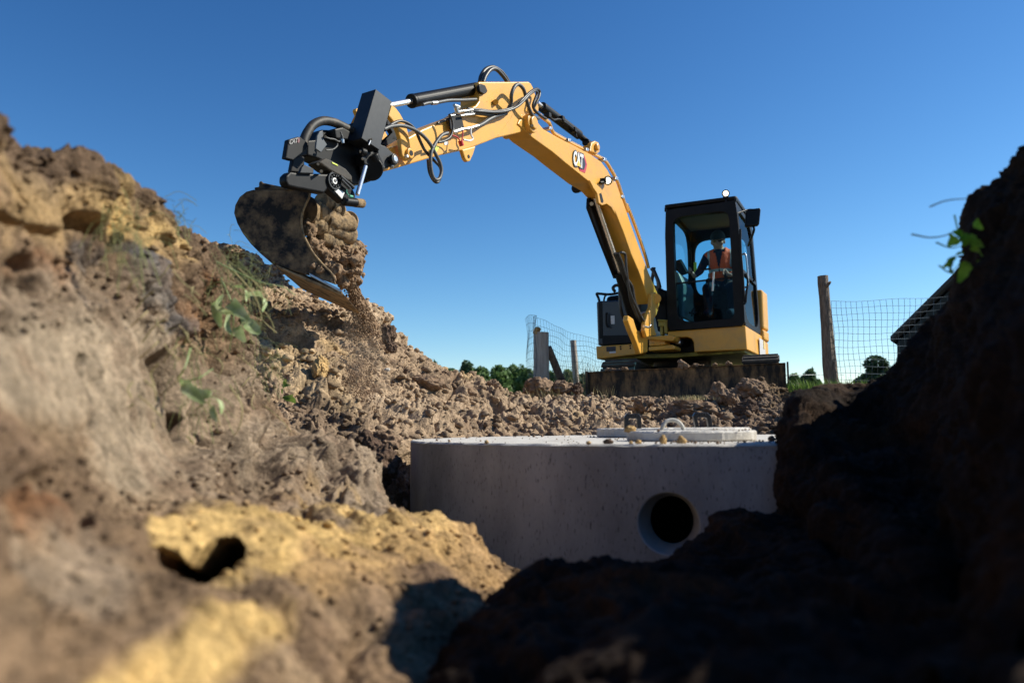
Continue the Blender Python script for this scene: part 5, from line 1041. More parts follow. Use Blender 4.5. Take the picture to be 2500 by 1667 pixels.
# soil falling from the bucket: clotted near the lip, breaking up into crumbs and dust lower down
def edge_r(y): return float(np.interp(y, [600, 620, 650, 700, 745, 790, 850, 900, 960], [886, 886, 876, 875, 896, 925, 960, 965, 960]))
def edge_l(y): return float(np.interp(y, [600, 700, 750, 790, 850, 1000], [850, 846, 858, 862, 858, 862]))
sp = []
for i in range(300):
    y = 640 + 190 * rr.random(); l, r_ = edge_l(y), edge_r(y); rad = .010 + .032 * rr.random() ** 1.6; rp_ = rad * 1944 / 5.4
    x = l + rp_ + max(0, (r_ - l - 2 * rp_)) * rr.random(); Y = 5.25 + .55 * (y - 640) / 190 + .15 * rr.random()
    sp.append((at(x, y, Y), rad, 1, 1, 1.25))
Vs, Fs, b = [], [], 0
for i in range(9000):
    t = rr.random() ** .8; y = 640 + 380 * t; l, r_ = edge_l(y) - 25 * t, edge_r(y); x = (l + r_) / 2 + (r_ - l) * .5 * max(-1.15, min(1.0, rr.gauss(0, .55))); Y = 5.25 + .3 * rr.random() + .25 * min(1, t * 2)
    if y > 850: x = 880 + rr.gauss(0, 24); Y = 5.2 - (y - 850) / 170 * .9
    r0 = (.0011 + .0065 * rr.random() ** 5) * (1.3 if t < .5 else .9); V, F = lump(900 + i % 14, r0, 1); Vs.append(V + np.array(at(x, y, Y)[:])); Fs.append(np.array(F) + b); b += len(V)
o1 = lumps_obj('falling_soil', sp, M_load, 3, 700)
o2 = np_mesh('falling_soil', np.concatenate(Vs), np.concatenate(Fs), 3)
bmx = bmesh.new(); bmx.from_mesh(o1.data); bmx.from_mesh(o2); bmx.to_mesh(o1.data); bmx.free(); o1.data.shade_smooth()
tag(o1, label='stream of loose brown soil and crumbs falling from the bucket lip onto the heap', cat='falling soil', kind='stuff')
# crumbs lying on the blade's top edge
sp = [(a0.lerp(a1, t) + up * .015 + db * .025, .02 + .012 * math.sin(i * 9), 1.3, 1, .8) for i, t in enumerate((.10, .13, .16, .19, .49, .515, .53, .55, .575, .595, .66, .69, .73))]
sp[4] = (sp[4][0] + up * .02, .04, 1, 1, 1.1); sp[5] = (sp[5][0], .032, 1, 1, 1)
lumps_obj('blade_soil', sp, M_clod, 3, 800, label='crumbs of sandy soil lying along the top edge of the dozer blade', cat='soil', kind='stuff')

# thin dust hanging where the soil falls
md = bpy.data.materials.new('dust'); md.use_nodes = True; N, L = nodes(md); N.remove(N['Principled BSDF']); pv = N.new('ShaderNodeVolumePrincipled'); pv.inputs['Color'].default_value = (.80, .62, .45, 1); pv.inputs['Anisotropy'].default_value = .2
tcd = N.new('ShaderNodeTexCoord'); nd = N.new('ShaderNodeTexNoise'); nd.inputs['Scale'].default_value = 5; nd.inputs['Detail'].default_value = 4; L.new(tcd.outputs['Object'], nd.inputs['Vector'])
mrd = N.new('ShaderNodeMapRange'); mrd.inputs[1].default_value = .42; mrd.inputs[2].default_value = .72; mrd.inputs[3].default_value = 0; mrd.inputs[4].default_value = 1.6; L.new(nd.outputs['Fac'], mrd.inputs[0]); L.new(mrd.outputs[0], pv.inputs['Density']); L.new(pv.outputs[0], N['Material Output'].inputs['Volume'])
mbd = MB()
for (x, y, Y, r_, sz_) in ((885, 900, 4.9, .20, 1.7), (920, 960, 4.75, .16, 1.2)):
    b_ = bmesh.new(); bmesh.ops.create_icosphere(b_, subdivisions=3, radius=1); c_d = at(x, y, Y); mbd.add([Vector((v.co.x * r_, v.co.y * r_ * 1.2, v.co.z * r_ * sz_)) * (1 + .15 * math.sin(v.co.x * 5 + v.co.z * 4)) + c_d for v in b_.verts], [[v.index for v in f.verts] for f in b_.faces]); b_.free(); break
tag(mbd.build('dust_cloud', md), label='faint dust hanging around the falling soil below the bucket', cat='dust', kind='stuff')
# ------------------------------------------------------------------ operator
M_skin = mat('skin', (.42, .20, .13), .55, c2=(.42, .20, .14), sc=20); M_jacket = mat('navy_jacket', (.012, .016, .035), .85, c2=(.02, .025, .05), sc=15)
M_vest = mat('orange_hi_vis', (1.0, .115, .02), .7, c2=(.95, .08, .015), sc=12, bump=.004, bsc=18); M_refl = mat('reflective_tape', (.50, .50, .47), .35)
M_cap = mat('black_cap', (.012, .014, .013), .8); M_gls = mat('dark_lens', (.01, .01, .012), .15)
def bp(x, y, b): return inn(x, y, b)
def sph(m, c, r, s=(1, 1, 1), n=2, rot=None):
    b_ = bmesh.new(); bmesh.ops.create_icosphere(b_, subdivisions=n, radius=1); V = [Vector((v.co.x * s[0], v.co.y * s[1], v.co.z * s[2])) * r for v in b_.verts]
    if rot is not None: V = [rot @ v for v in V]
    m.add([v + Vector(c) for v in V], [[v.index for v in f.verts] for f in b_.faces]); b_.free()
def cone(m, a, ra, b, rb): m.cyl(a, b, ra, rb, n=16); sph(m, a, ra); sph(m, b, rb)
def remesh(m, name, vox, mats, assign, parent, it=4, drop=None):
    me = bpy.data.meshes.new(name); me.from_pydata(m.V, [], m.F); o = bpy.data.objects.new(name, me); COL.objects.link(o)
    r_ = o.modifiers.new('r', 'REMESH'); r_.mode = 'VOXEL'; r_.voxel_size = vox; r_.use_smooth_shade = True
    s_ = o.modifiers.new('s', 'SMOOTH'); s_.factor = .6; s_.iterations = it
    bpy.context.view_layer.update(); dg = bpy.context.evaluated_depsgraph_get(); m2 = bpy.data.meshes.new_from_object(o.evaluated_get(dg)); bpy.data.objects.remove(o)
    if drop:
        b_ = bmesh.new(); b_.from_mesh(m2); bmesh.ops.delete(b_, geom=[f for f in b_.faces if drop(f.calc_center_median())], context='FACES'); b_.to_mesh(m2); b_.free()
    m2.materials.clear()
    for q in mats: m2.materials.append(q)
    for p_ in m2.polygons: p_.material_index = assign(p_.center); p_.use_smooth = True
    m2.name = name; o2 = bpy.data.objects.new(name, m2); COL.objects.link(o2); o2.parent = parent
    if parent: o2.matrix_parent_inverse = Matrix.Translation(-parent.location)
    return o2
PB_ = .62
pel, wst, chs, uch, nk = bp(745, 1120, .72), bp(748, 1010, .70), bp(742, 860, .66), bp(735, 765, .64), bp(712, 712, .62)
hd_c = bp(704, 600, .57)
face_d = (Vector((0, 0, 0)) - hd_c); face_d.z *= .7; face_d += -hu * 1.0; face_d.normalize()
rx = face_d.cross(up).normalized(); ru = rx.cross(face_d).normalized()
HR = Matrix((rx, face_d, ru)).transposed()          # x right, y forward, z up
def hp_(x, y, z): return hd_c + HR @ Vector((x, y, z))
m = MB()
cone(m, pel, .15, wst, .135); cone(m, wst, .135, chs, .145); cone(m, chs, .145, uch, .12)
shL, shR = bp(585, 775, .66), bp(885, 765, .66); cone(m, uch, .11, shL, .062); cone(m, uch, .11, shR, .062); cone(m, uch, .08, nk, .056); cone(m, nk, .055, hd_c + HR @ Vector((0, -.01, -.05)), .055)
elL, elR = bp(500, 935, .55), bp(930, 935, .55); wrL, wrR = bp(440, 990, .36), bp(850, 985, .36)
for a, e, w_ in ((shL, elL, wrL), (shR, elR, wrR)): cone(m, a, .060, e, .045); cone(m, e, .045, w_, .028)
for w_, jx in ((wrL, inn(402, 950, .35)), (wrR, inn(790, 960, .35))):
    d = (jx - w_).normalized(); sd = d.cross(up).normalized(); pc = w_ + d * .05; cone(m, w_, .026, pc, .030); 
    for j, (o_, ln) in enumerate(((-.028, .050), (-.010, .058), (.009, .055), (.026, .042))):
        k0 = pc + d * .02 + up * o_; k1 = k0 + d * ln * .45 - sd * .012; k2 = k1 + d * .004 - sd * ln * .45; cone(m, k0, .0105, k1, .0095); cone(m, k1, .0095, k2, .008)
    t0 = pc + up * .028 - d * .01; t1 = t0 + up * .018 + d * .022; t2 = t1 + d * .022 - sd * .008; cone(m, t0, .012, t1, .011); cone(m, t1, .011, t2, .009)
for sx_, kn, an in ((-1, bp(590, 1130, .22), bp(600, 1400, .26)), (1, bp(870, 1120, .22), bp(860, 1390, .26))):
    h_ = pel + hu * .08 * sx_; cone(m, h_, .10, kn, .068); cone(m, kn, .066, an, .045); cone(m, an, .045, an - hb * .14 - up * .02, .035)
# head: skull, jaw, nose, ears, brow, lips
sph(m, hp_(0, -.008, .03), .098, (.80, .98, .98), 3, HR); sph(m, hp_(0, .02, -.045), .070, (.82, .86, 1.05), 3, HR); sph(m, hp_(0, .052, -.093), .026, (1.1, .8, .8), 2, HR)
cone(m, hp_(0, .088, .012), .009, hp_(0, .108, -.030), .0145); sph(m, hp_(0, .078, -.058), .017, (1.5, .6, .6), 2, HR); sph(m, hp_(0, .074, .028), .026, (2.2, .7, .45), 2, HR)
for s__ in (-1, 1): sph(m, hp_(s__ * .079, -.008, -.008), .026, (.35, .7, 1.1), 2, HR); sph(m, hp_(s__ * .045, .058, -.028), .026, (1, .7, .9), 2, HR)
op = empty('person', pel - up * .2, label='operator in the cab wearing an orange safety vest, black cap and glasses', cat='person')
def asg(c):
    if (c - hd_c).length < .15 and c.z > nk.z + .012: return 0
    for w_ in (wrL, wrR):
        if (c - w_).length < .14 and (c - (elL if w_ is wrL else elR)).length > (w_ - (elL if w_ is wrL else elR)).length: return 0
    return 1
remesh(m, 'body', .0075, [M_skin, M_jacket], asg, op)
v = MB(); gx = .013
cone(v, wst, .135 + gx, chs, .145 + gx); cone(v, chs, .145 + gx, uch, .12 + gx); cone(v, uch, .11 + gx, uch.lerp(shL, .82), .066 + gx); cone(v, uch, .11 + gx, uch.lerp(shR, .82), .066 + gx)
def drop(c):
    la = (c - chs).dot(hu); fr = (c - chs).dot(-hb); zz = c.z
    if fr > 0 and zz > chs.z - .12 and abs(la + .0) < .006 + .20 * max(0, zz - (chs.z - .06)): return True
    return zz > nk.z - .03 and abs(la) < .07 or zz < wst.z - .10
def vas(c):
    la = (c - chs).dot(hu)
    if abs(c.z - (chs.z - .085)) < .016: return 1
    return 1 if abs(abs(la) - .135) < .014 and c.z > chs.z - .05 else 0
vo = remesh(v, 'vest', .011, [M_vest, M_refl], vas, op, 2, drop); so_ = vo.modifiers.new('t', 'SOLIDIFY'); so_.thickness = .004
c_ = MB(); sph(c_, hp_(0, -.008, .045), .108, (.84, 1.0, .92), 3, HR)
def cdrop(c): q = HR.transposed() @ (c - hd_c); return q.z < .022 + .10 * max(0, -q.y - .03) * -1
co = remesh(c_, 'cap', .009, [M_cap], lambda c: 0, op, 2, cdrop); co.modifiers.new('t', 'SOLIDIFY').thickness = .004
q = MB(); q.prism([hp_(x, y, z) for x, y, z in ((-.074, .06, .034), (-.055, .125, .024), (0, .150, .026), (.055, .125, .024), (.074, .06, .034))], ru * -.006); local(q.build('cap_peak', M_cap, op, bevel=.002))
q = MB()
for s__ in (-1, 1): q.prism([hp_(s__ * x, .094 - abs(x) * .25, z) for x, z in ((.008, .012), (.014, -.006), (.030, -.010), (.050, -.004), (.056, .012))], -face_d * .004)
q.cyl(hp_(-.01, .098, .012), hp_(.01, .098, .012), .0025)
for s__ in (-1, 1): q.cyl(hp_(s__ * .056, .078, .010), hp_(s__ * .080, -.01, .008), .0025)
local(q.build('glasses', M_gls, op))

# ------------------------------------------------------------------ fences
M_wood = mat('weathered_wood', (.46, .41, .35), .85, c2=(.30, .265, .23), sc=7, amt=.9, bump=.012, bsc=16, stretch=(6, 6, .6)); M_bark = mat('rough_bark', (.26, .20, .155), .9, c2=(.07, .05, .04), sc=9, amt=.9, bump=.03, bsc=14, stretch=(5, 5, 1))
M_wire = mat('galvanised_wire', (.06, .08, .10), .5, metal=.3)
def wires(tops, bots, rows, cols, r, wob, seed):
    m = MB(); T = cr_resample(np.array([list(at(*p)) for p in tops]), cols, 0); B = cr_resample(np.array([list(at(*p)) for p in bots]), cols, 0)
    T = [Vector(x) for x in T]; B = [Vector(x) for x in B]; rg = np.random.default_rng(seed); G = []
    ph = rg.random(6) * 6
    for i in range(cols):
        G.append([T[i].lerp(B[i], j / (rows - 1)) + Vector((math.sin(j * .9 + ph[0] + i * .3), math.sin(i * .7 + j * .5 + ph[1]), math.sin(i * .5 + ph[2] + j))) * wob for j in range(rows)])
    for i in range(cols): m.tube(G[i], r, n=4, seg=1)
    for j in range(rows): m.tube([G[i][j] for i in range(cols)], r * 1.15, n=4, seg=1)
    return m
f1 = empty('wire_fence', at(1330, 985, 9.3), label='sagging wire mesh fence with thick weathered post and leaning brace left of the excavator', cat='fence')
log('post', at(1321, 1010, 9.0), at(1322, 812, 9.0), .094, .088, M_wood, f1, 3, .10)
local(MB().tube([at(1306, 815, 8.95), at(1311, 804, 8.95), at(1316, 806, 8.97)], .03, n=12).build('post_knob', M_sandclod, f1, smooth=True))
log('post', at(1411, 990, 11), at(1399, 831, 11), .046, .042, M_wood, f1, 5, .08)
log('brace', at(1396, 990, 9.4), at(1338, 848, 9.05), .05, .040, M_bark, f1, 7, .10)
w1 = wires([(1284, 778, 8.8), (1292, 771, 8.65), (1308, 768, 8.7), (1304, 776, 9.15), (1335, 783, 9.3), (1362, 797, 9.6), (1384, 812, 9.9), (1425, 817, 10.4), (1460, 830, 10.8), (1520, 850, 11.4)],
           [(1290, 985, 8.8), (1298, 985, 8.65), (1310, 985, 8.7), (1310, 985, 9.15), (1340, 985, 9.3), (1366, 985, 9.6), (1390, 985, 9.9), (1430, 985, 10.4), (1462, 985, 10.8), (1520, 985, 11.4)], 13, 46, .0017, .012, 4)
local(w1.build('wire_mesh', M_wire, f1))
f2 = empty('wire_fence', at(2030, 940, 8.0), label='square wire mesh fence on one rough bark covered post, right of the excavator', cat='fence')
log('post', at(2034, 985, 7.9), at(2008, 674, 7.9), .070, .052, M_bark, f2, 9, .16, 32, 60)
local(MB().tube([at(2017, 700, 7.85), at(2024, 692, 7.8), at(2027, 688, 7.78)], .018, n=10, r2=.01).build('branch_stub', M_bark, f2, smooth=True))
w2 = wires([(2030, 736, 7.8), (2080, 735, 7.95), (2140, 733, 8.1), (2200, 730, 8.3), (2260, 727, 8.5), (2330, 722, 8.7)], [(2044, 960, 7.8), (2092, 960, 7.95), (2150, 960, 8.1), (2208, 960, 8.3), (2266, 960, 8.5), (2330, 960, 8.7)], 15, 22, .0019, .006, 6)
local(w2.build('wire_mesh', M_wire, f2))
wl_ = MB().tube([at(1900, 917, 13), at(1960, 915.5, 13.5), at(2060, 914, 14)], .005, n=5).tube([at(1900, 975, 12), at(1900, 905, 12)], .02); tag(wl_.build('fence_line', M_wire), label='single thin wire strung low across the field between blade and bark post', cat='wire')
pw = MB().cyl(at(1484, 985, 12), at(1484, 880, 12), .035); tag(pw.build('fence_stake', M_white, smooth=True), label='short white stake seen under the left end of the excavator body', cat='stake')

# ------------------------------------------------------------------ barn behind the right bank
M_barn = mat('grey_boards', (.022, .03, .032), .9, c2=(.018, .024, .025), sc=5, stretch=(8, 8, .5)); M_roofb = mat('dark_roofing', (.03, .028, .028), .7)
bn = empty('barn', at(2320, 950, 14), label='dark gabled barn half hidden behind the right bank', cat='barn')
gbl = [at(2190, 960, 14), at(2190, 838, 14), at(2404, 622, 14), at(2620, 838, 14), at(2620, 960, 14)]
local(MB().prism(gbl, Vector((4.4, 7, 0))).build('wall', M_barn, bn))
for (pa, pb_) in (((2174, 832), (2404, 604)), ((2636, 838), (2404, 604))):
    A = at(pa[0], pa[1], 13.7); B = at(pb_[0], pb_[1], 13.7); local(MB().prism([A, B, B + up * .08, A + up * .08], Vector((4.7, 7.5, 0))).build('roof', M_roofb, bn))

# ------------------------------------------------------------------ trees
def leaf_mat(name, c, c2, tr=.35):
    m = bpy.data.materials.new(name); m.use_nodes = True; N, L = nodes(m); b = N['Principled BSDF']; b.inputs['Roughness'].default_value = .6; b.inputs['Specular IOR Level'].default_value = .3
    oi = N.new('ShaderNodeTexCoord'); no = N.new('ShaderNodeTexNoise'); no.inputs['Scale'].default_value = 1.3 if 'tree' in name else 30; L.new(oi.outputs['Object'], no.inputs['Vector'])
    rp = N.new('ShaderNodeValToRGB'); rp.color_ramp.elements[0].color = (*c, 1); rp.color_ramp.elements[1].color = (*c2, 1); rp.color_ramp.elements[0].position = .4; rp.color_ramp.elements[1].position = .62
    L.new(no.outputs['Fac'], rp.inputs[0]); L.new(rp.outputs[0], b.inputs['Base Color'])
    t = N.new('ShaderNodeBsdfTranslucent'); L.new(rp.outputs[0], t.inputs[0]); mx = N.new('ShaderNodeMixShader'); mx.inputs[0].default_value = tr
    L.new(b.outputs[0], mx.inputs[1]); L.new(t.outputs[0], mx.inputs[2]); L.new(mx.outputs[0], N['Material Output'].inputs[0]); return m
M_leafA = leaf_mat('tree_leaves', (.07, .13, .04), (.13, .21, .06)); M_leafB = leaf_mat('tree_leaves_dark', (.04, .08, .035), (.07, .12, .045)); M_trunk = mat('tree_bark', (.10, .08, .06), .9)
def tree(px, ytop, Y, wpx, mt, label, seed, cat='tree', group='trees on the far side of the field', nl=2600, base=None, leaf=.16):
    g_ = np.random.default_rng(seed); top = at(px, ytop, Y); zb2 = float(ground_z(np.array([top.x]), np.array([Y]))[0]) if base is None else base
    H = top.z - zb2; Rr = wpx / 2 * Y / FPX; root = empty('tree' if cat == 'tree' else 'bush', (top.x, Y, zb2), label=label, cat=cat, group=group)
    m = MB(); m.tube([(0, 0, -.2), (.05, 0, H * .3), (-.03, .04, H * .62)], H * .035, n=8, r2=H * .012)
    cl = []
    for i in range(11):
        a = g_.random() * 6.28; q = math.sqrt(g_.random()); z = H * (.34 + .52 * g_.random()); wz = 1 - .55 * abs(z / H - .45) * 1.4; cl.append((q * Rr * .62 * wz * math.cos(a), q * Rr * .62 * wz * math.sin(a), z, Rr * (.30 + .24 * g_.random()), H * (.10 + .08 * g_.random())))
        if i < 6: m.tube([(0, 0, H * .3), (cl[-1][0] * .5, cl[-1][1] * .5, z * .8), cl[-1][:3]], H * .012, n=5, seg=2, r2=H * .004)
    cl.append((0, 0, H * .86, Rr * .34, H * .13))
    m.build('trunk', M_trunk, root, smooth=True); V = []; 
    for i in range(nl):
        c = cl[g_.integers(len(cl))]; d = g_.normal(size=3); d /= np.linalg.norm(d); rad = .72 + .38 * g_.random(); p = np.array(c[:3]) + d * np.array([c[3], c[3], c[4]]) * rad; p[2] = max(p[2], .05 * H)
        n = g_.normal(size=3) + d; n /= np.linalg.norm(n); t = np.cross(n, g_.normal(size=3)); t /= np.linalg.norm(t); b = np.cross(n, t); s = leaf * (.5 + g_.random())
        V += [p - t * s, p + b * s * .55, p + t * s, p - b * s * .55]
    link('crown', np_mesh('crown', np.array(V), np.arange(len(V)).reshape(-1, 4)), mt, root)
specs = [(1058, 884, 60, M_leafB, 'small dark tree peeking over the heap, leftmost in the tree line'), (1100, 898, 66, M_leafA, 'low green tree just left of the pointed dark one'), (1140, 880, 58, M_leafB, 'tallest pointed dark tree in the line left of the thick post'),
         (1178, 897, 66, M_leafA, 'rounded green tree right beside the pointed dark one'), (1214, 893, 62, M_leafA, 'broad mid green tree in the middle of the tree line'), (1252, 890, 66, M_leafA, 'light green round tree left of the fence mesh'),
         (1288, 900, 56, M_leafA, 'green tree partly behind the curled end of the wire mesh'), (1352, 905, 60, M_leafA, 'low tree between the thick post and the leaning brace'), (1386, 902, 60, M_leafA, 'low green tree just left of the thin post'),
         (1432, 910, 70, M_leafB, 'low hazy tree right of the thin post'), (1937, 912, 46, M_leafA, 'tiny pale tree right of the dozer blade'), (1978, 900, 44, M_leafB, 'tiny dark tree just left of the bark covered post')]
for i, (px, yt, wp, mt, lb) in enumerate(specs): tree(px, yt, 62 + (i % 3) * 6, wp * 1.55, mt, lb, 30 + i, base=-1.2, nl=4200, leaf=.2)
tree(2138, 868, 19, 150, M_leafB, 'dark bush behind the square mesh fence beside the barn', 77, cat='bush', group='bushes by the barn', nl=3600, leaf=.06, base=.1)
tree(2225, 850, 20, 130, M_leafB, 'dark bush directly in front of the barn wall', 78, cat='bush', group='bushes by the barn', nl=2500, leaf=.06, base=.1)

# ------------------------------------------------------------------ small plants, grass, roots
M_leafP = leaf_mat('weed_leaf', (.30, .40, .16), (.50, .58, .32), .35); M_leafG = leaf_mat('fresh_leaf', (.22, .42, .03), (.40, .62, .06), .65); M_dry = mat('dry_straw', (.42, .34, .16), .8, c2=(.20, .20, .08), sc=30, amt=.8); M_grass = leaf_mat('grass_blades', (.07, .14, .02), (.16, .24, .05), .4)
def leaf_mesh(m, base, tip, width, curl, n_=6, side=None):
    base, tip = Vector(base), Vector(tip); d = tip - base; L_ = d.length; d.normalize(); s = (side or Vector((random.random() - .5, random.random() - .5, random.random() - .5))); s = (s - d * s.dot(d)).normalized(); nn = d.cross(s); V = []; F = []
    for i in range(n_ + 1):
        f = i / n_; w_ = width * math.sin(math.pi * (f * .86 + .07)) ** .8 * (1 + .12 * math.sin(i * 2.3)); c = base + d * L_ * f + nn * curl * L_ * math.sin(f * math.pi) 
        V += [c - s * w_ + nn * w_ * .35, c, c + s * w_ + nn * w_ * .35]
    for i in range(n_): a = i * 3; F += [(a, a + 1, a + 4, a + 3), (a + 1, a + 2, a + 5, a + 4)]
    m.add(V, F)
def weed(name, pts, mt, label, cat='plant', stems=(), r=.0025):
    root = empty(name, at(*pts[0][0]), label=label, cat=cat)
    for i, (a, b, w_, cu) in enumerate(pts):
        m = MB(); A, B = at(*a), at(*b); leaf_mesh(m, A, B, w_ * a[2] / FPX, cu, 8, Vector((.5 + .3 * math.sin(i * 5), .2, .8 * math.cos(i * 3)))); local(m.build('leaf', mt, root, smooth=True))
    for i, s in enumerate(stems): local(MB().tube([at(*p) for p in s], r, n=6, r2=r * .5).build('stem', M_dry if i % 2 else mt, root, smooth=True))
    return root
random.seed(3)
weed('weed_clump', [((565, 740, 2.25), (612, 785, 2.2), 16, .35), ((545, 720, 2.25), (570, 765, 2.2), 12, -.4), ((600, 790, 2.25), (600, 835, 2.2), 16, .3), ((560, 755, 2.3), (598, 820, 2.27), 11, -.4), ((545, 730, 2.3), (540, 800, 2.25), 14, .3), ((600, 720, 2.35), (640, 760, 2.3), 13, .3), ((590, 770, 2.3), (635, 815, 2.3), 16, -.2), ((570, 700, 2.35), (600, 735, 2.3), 10, .2)], M_leafP,
     'wilted broad leaved weed hanging from the left bank below the bucket', stems=[[(530, 640, 2.3), (570, 660, 2.28), (640, 690, 2.25), (690, 700, 2.25), (720, 720, 2.3)], [(560, 650, 2.3), (620, 720, 2.27), (640, 780, 2.28)], [(540, 680, 2.3), (570, 760, 2.2), (560, 860, 2.25)], [(560, 640, 2.35), (600, 670, 2.3), (650, 720, 2.3), (640, 750, 2.3)]])
weed('weed_clump', [((450, 935, 1.72), (500, 985, 1.7), 15, .4), ((440, 925, 1.72), (480, 950, 1.7), 14, -.3), ((470, 950, 1.8), (515, 960, 1.76), 12, -.3), ((515, 970, 1.8), (540, 1010, 1.78), 9, .2), ((520, 990, 1.8), (530, 1030, 1.78), 8, .2)], M_leafP,
     'torn green leaves and stems in the dark hollow of the left bank', stems=[[(440, 930, 1.8), (480, 925, 1.76), (520, 900, 1.8)], [(560, 940, 1.85), (590, 990, 1.8), (585, 1040, 1.8), (570, 1065, 1.8)], [(465, 850, 1.8), (450, 900, 1.75), (432, 925, 1.8)]])
weed('seedling', [((690, 960, 4.1), (710, 940, 4.05), 7, .2), ((695, 975, 4.1), (722, 985, 4.05), 8, .2), ((690, 970, 4.1), (715, 965, 4.05), 7, -.2), ((690, 945, 4.1), (697, 925, 4.08), 5, .2)], M_grass, 'small green seedling on the sandy slope left of the falling soil')
weed('seedling', [((895, 1155, 3.2), (912, 1150, 3.18), 6, .2), ((893, 1155, 3.2), (882, 1147, 3.2), 4, .2)], M_leafG, 'tiny bright green sprig by the left edge of the tank')
wl2 = []
for a, b, w_ in (((2345, 590), (2318, 580), 15), ((2345, 588), (2325, 566), 11), ((2360, 600), (2385, 580), 14), ((2370, 600), (2400, 600), 13), ((2350, 620), (2322, 655), 13), ((2350, 600), (2360, 570), 10), ((2335, 630), (2330, 668), 11), ((2368, 610), (2395, 625), 12), ((2360, 640), (2340, 690), 12), ((2325, 645), (2300, 655), 6), ((2400, 560), (2385, 535), 9), ((2385, 640), (2410, 665), 12)): wl2.append(((a[0], a[1], 1.66), (b[0], b[1], 1.63), w_ * 1.15, .15))
weed('leafy_sprig', wl2, M_leafG, 'bright green sprig sticking out of the dark right bank against the sky', stems=[[(2330, 525, 1.64), (2338, 560, 1.64), (2350, 590, 1.64), (2380, 600, 1.64)], [(2225, 572, 1.64), (2270, 580, 1.64), (2310, 574, 1.64), (2340, 560, 1.64)], [(2285, 592, 1.64), (2320, 605, 1.64), (2350, 600, 1.64)], [(2270, 505, 1.64), (2310, 490, 1.64), (2360, 485, 1.64)], [(2292, 648, 1.64), (2320, 665, 1.64), (2345, 640, 1.64)]], r=.0018)
def blades(name, n, gen, mt, label, cat='grass'):
    m = MB(); g_ = random.Random(n)
    for i in range(n):
        p, h_, w_ = gen(g_); a = g_.random() * 6.28; ln = Vector((math.cos(a), math.sin(a), 0)) * h_ * (.15 + .5 * g_.random()); s = Vector((-math.sin(a), math.cos(a), 0)) * w_
        m.add([p - s, p + s, p + ln * .4 + up * h_ * .6 + s * .6, p + ln * .4 + up * h_ * .6 - s * .6, p + ln + up * h_], [(0, 1, 2, 3), (3, 2, 4)])
    return tag(m.build(name, mt), label=label, cat=cat, kind='stuff')
def g1(g_): x = 1925 + 190 * g_.random(); return at(x, 948 + 10 * g_.random(), 5.9 + .3 * g_.random()), .03 + .07 * g_.random() ** 2, .0035
blades('grass', 900, g1, M_grass, 'fresh green grass on the berm edge by the bark covered post')
def g2(g_): x = 1345 + 140 * g_.random(); return at(x, 985, 9.6 + 2 * g_.random()), .28 + .45 * g_.random() ** 1.5, .004
blades('dry_grass', 260, g2, M_dry, 'tall thin dry grass standing behind the mesh fence', 'grass')
def g3(g_):
    c = ((1340, 972), (1300, 975), (1480, 968), (1215, 985), (1400, 1000))[g_.randrange(5)]; return at(c[0] + g_.gauss(0, 14), c[1] + g_.gauss(0, 5), 6.55), .04 + .06 * g_.random(), .002
blades('dry_grass', 160, g3, M_dry, 'sparse straw coloured blades poking out of the soil berm', 'grass')
def g5(g_):
    c, Y = (((600, 660), 2.35), ((640, 690), 2.5), ((560, 700), 2.25), ((600, 800), 2.4), ((470, 860), 1.86), ((500, 980), 1.9), ((560, 640), 2.4), ((650, 880), 2.6), ((300, 560), 1.5), ((420, 520), 2.0))[g_.randrange(10)]
    return at(c[0] + g_.gauss(0, 26), c[1] + g_.gauss(0, 26), Y - .03), .03 + .05 * g_.random(), .0011
m = MB(); g_ = random.Random(77)
for i in range(420):
    p, h_, w_ = g5(g_); a = g_.random() * 6.28; e = Vector((math.cos(a) * .7, .2 * math.sin(a * 3), math.sin(a) - .5)); e.normalize(); k1 = p + e * h_ * .5 + Vector((0, 0, .1 * h_)); k2 = p + e * h_ * 1.0 + Vector((.1, 0, -.35)) * h_; m.tube([p, k1, k2], w_ * .6, n=4, seg=3)
tag(m.build('wilted_grass', mat('wilted_grass', (.38, .38, .16), .8, c2=(.20, .24, .09), sc=20, amt=.9)), label='wilted olive grass tangled in the soil of the left bank', cat='grass', kind='stuff')
# roots and straws caught in the banks
m = MB(); g_ = random.Random(8)
for i in range(46):
    x = 300 + 380 * g_.random(); y = 640 + 470 * g_.random(); Y = float(np.interp(x, [0, 300, 430, 520, 600, 700], [1.0, 1.48, 1.8, 2.15, 2.45, 2.7])) - .06; L_ = 25 + 50 * g_.random(); a = g_.random() * 6.28
    p = [(x, y, Y), (x + L_ * math.cos(a) * .5, y + L_ * .4, Y - .02 * g_.random()), (x + L_ * math.cos(a + .5), y + L_ * .9, Y)]; m.tube([at(*q) for q in p], .0011 + .0008 * g_.random(), n=5, seg=4)
tag(m.build('roots', M_dry, smooth=True), label='thin pale roots and straws hanging out of the left bank', cat='roots', kind='stuff')

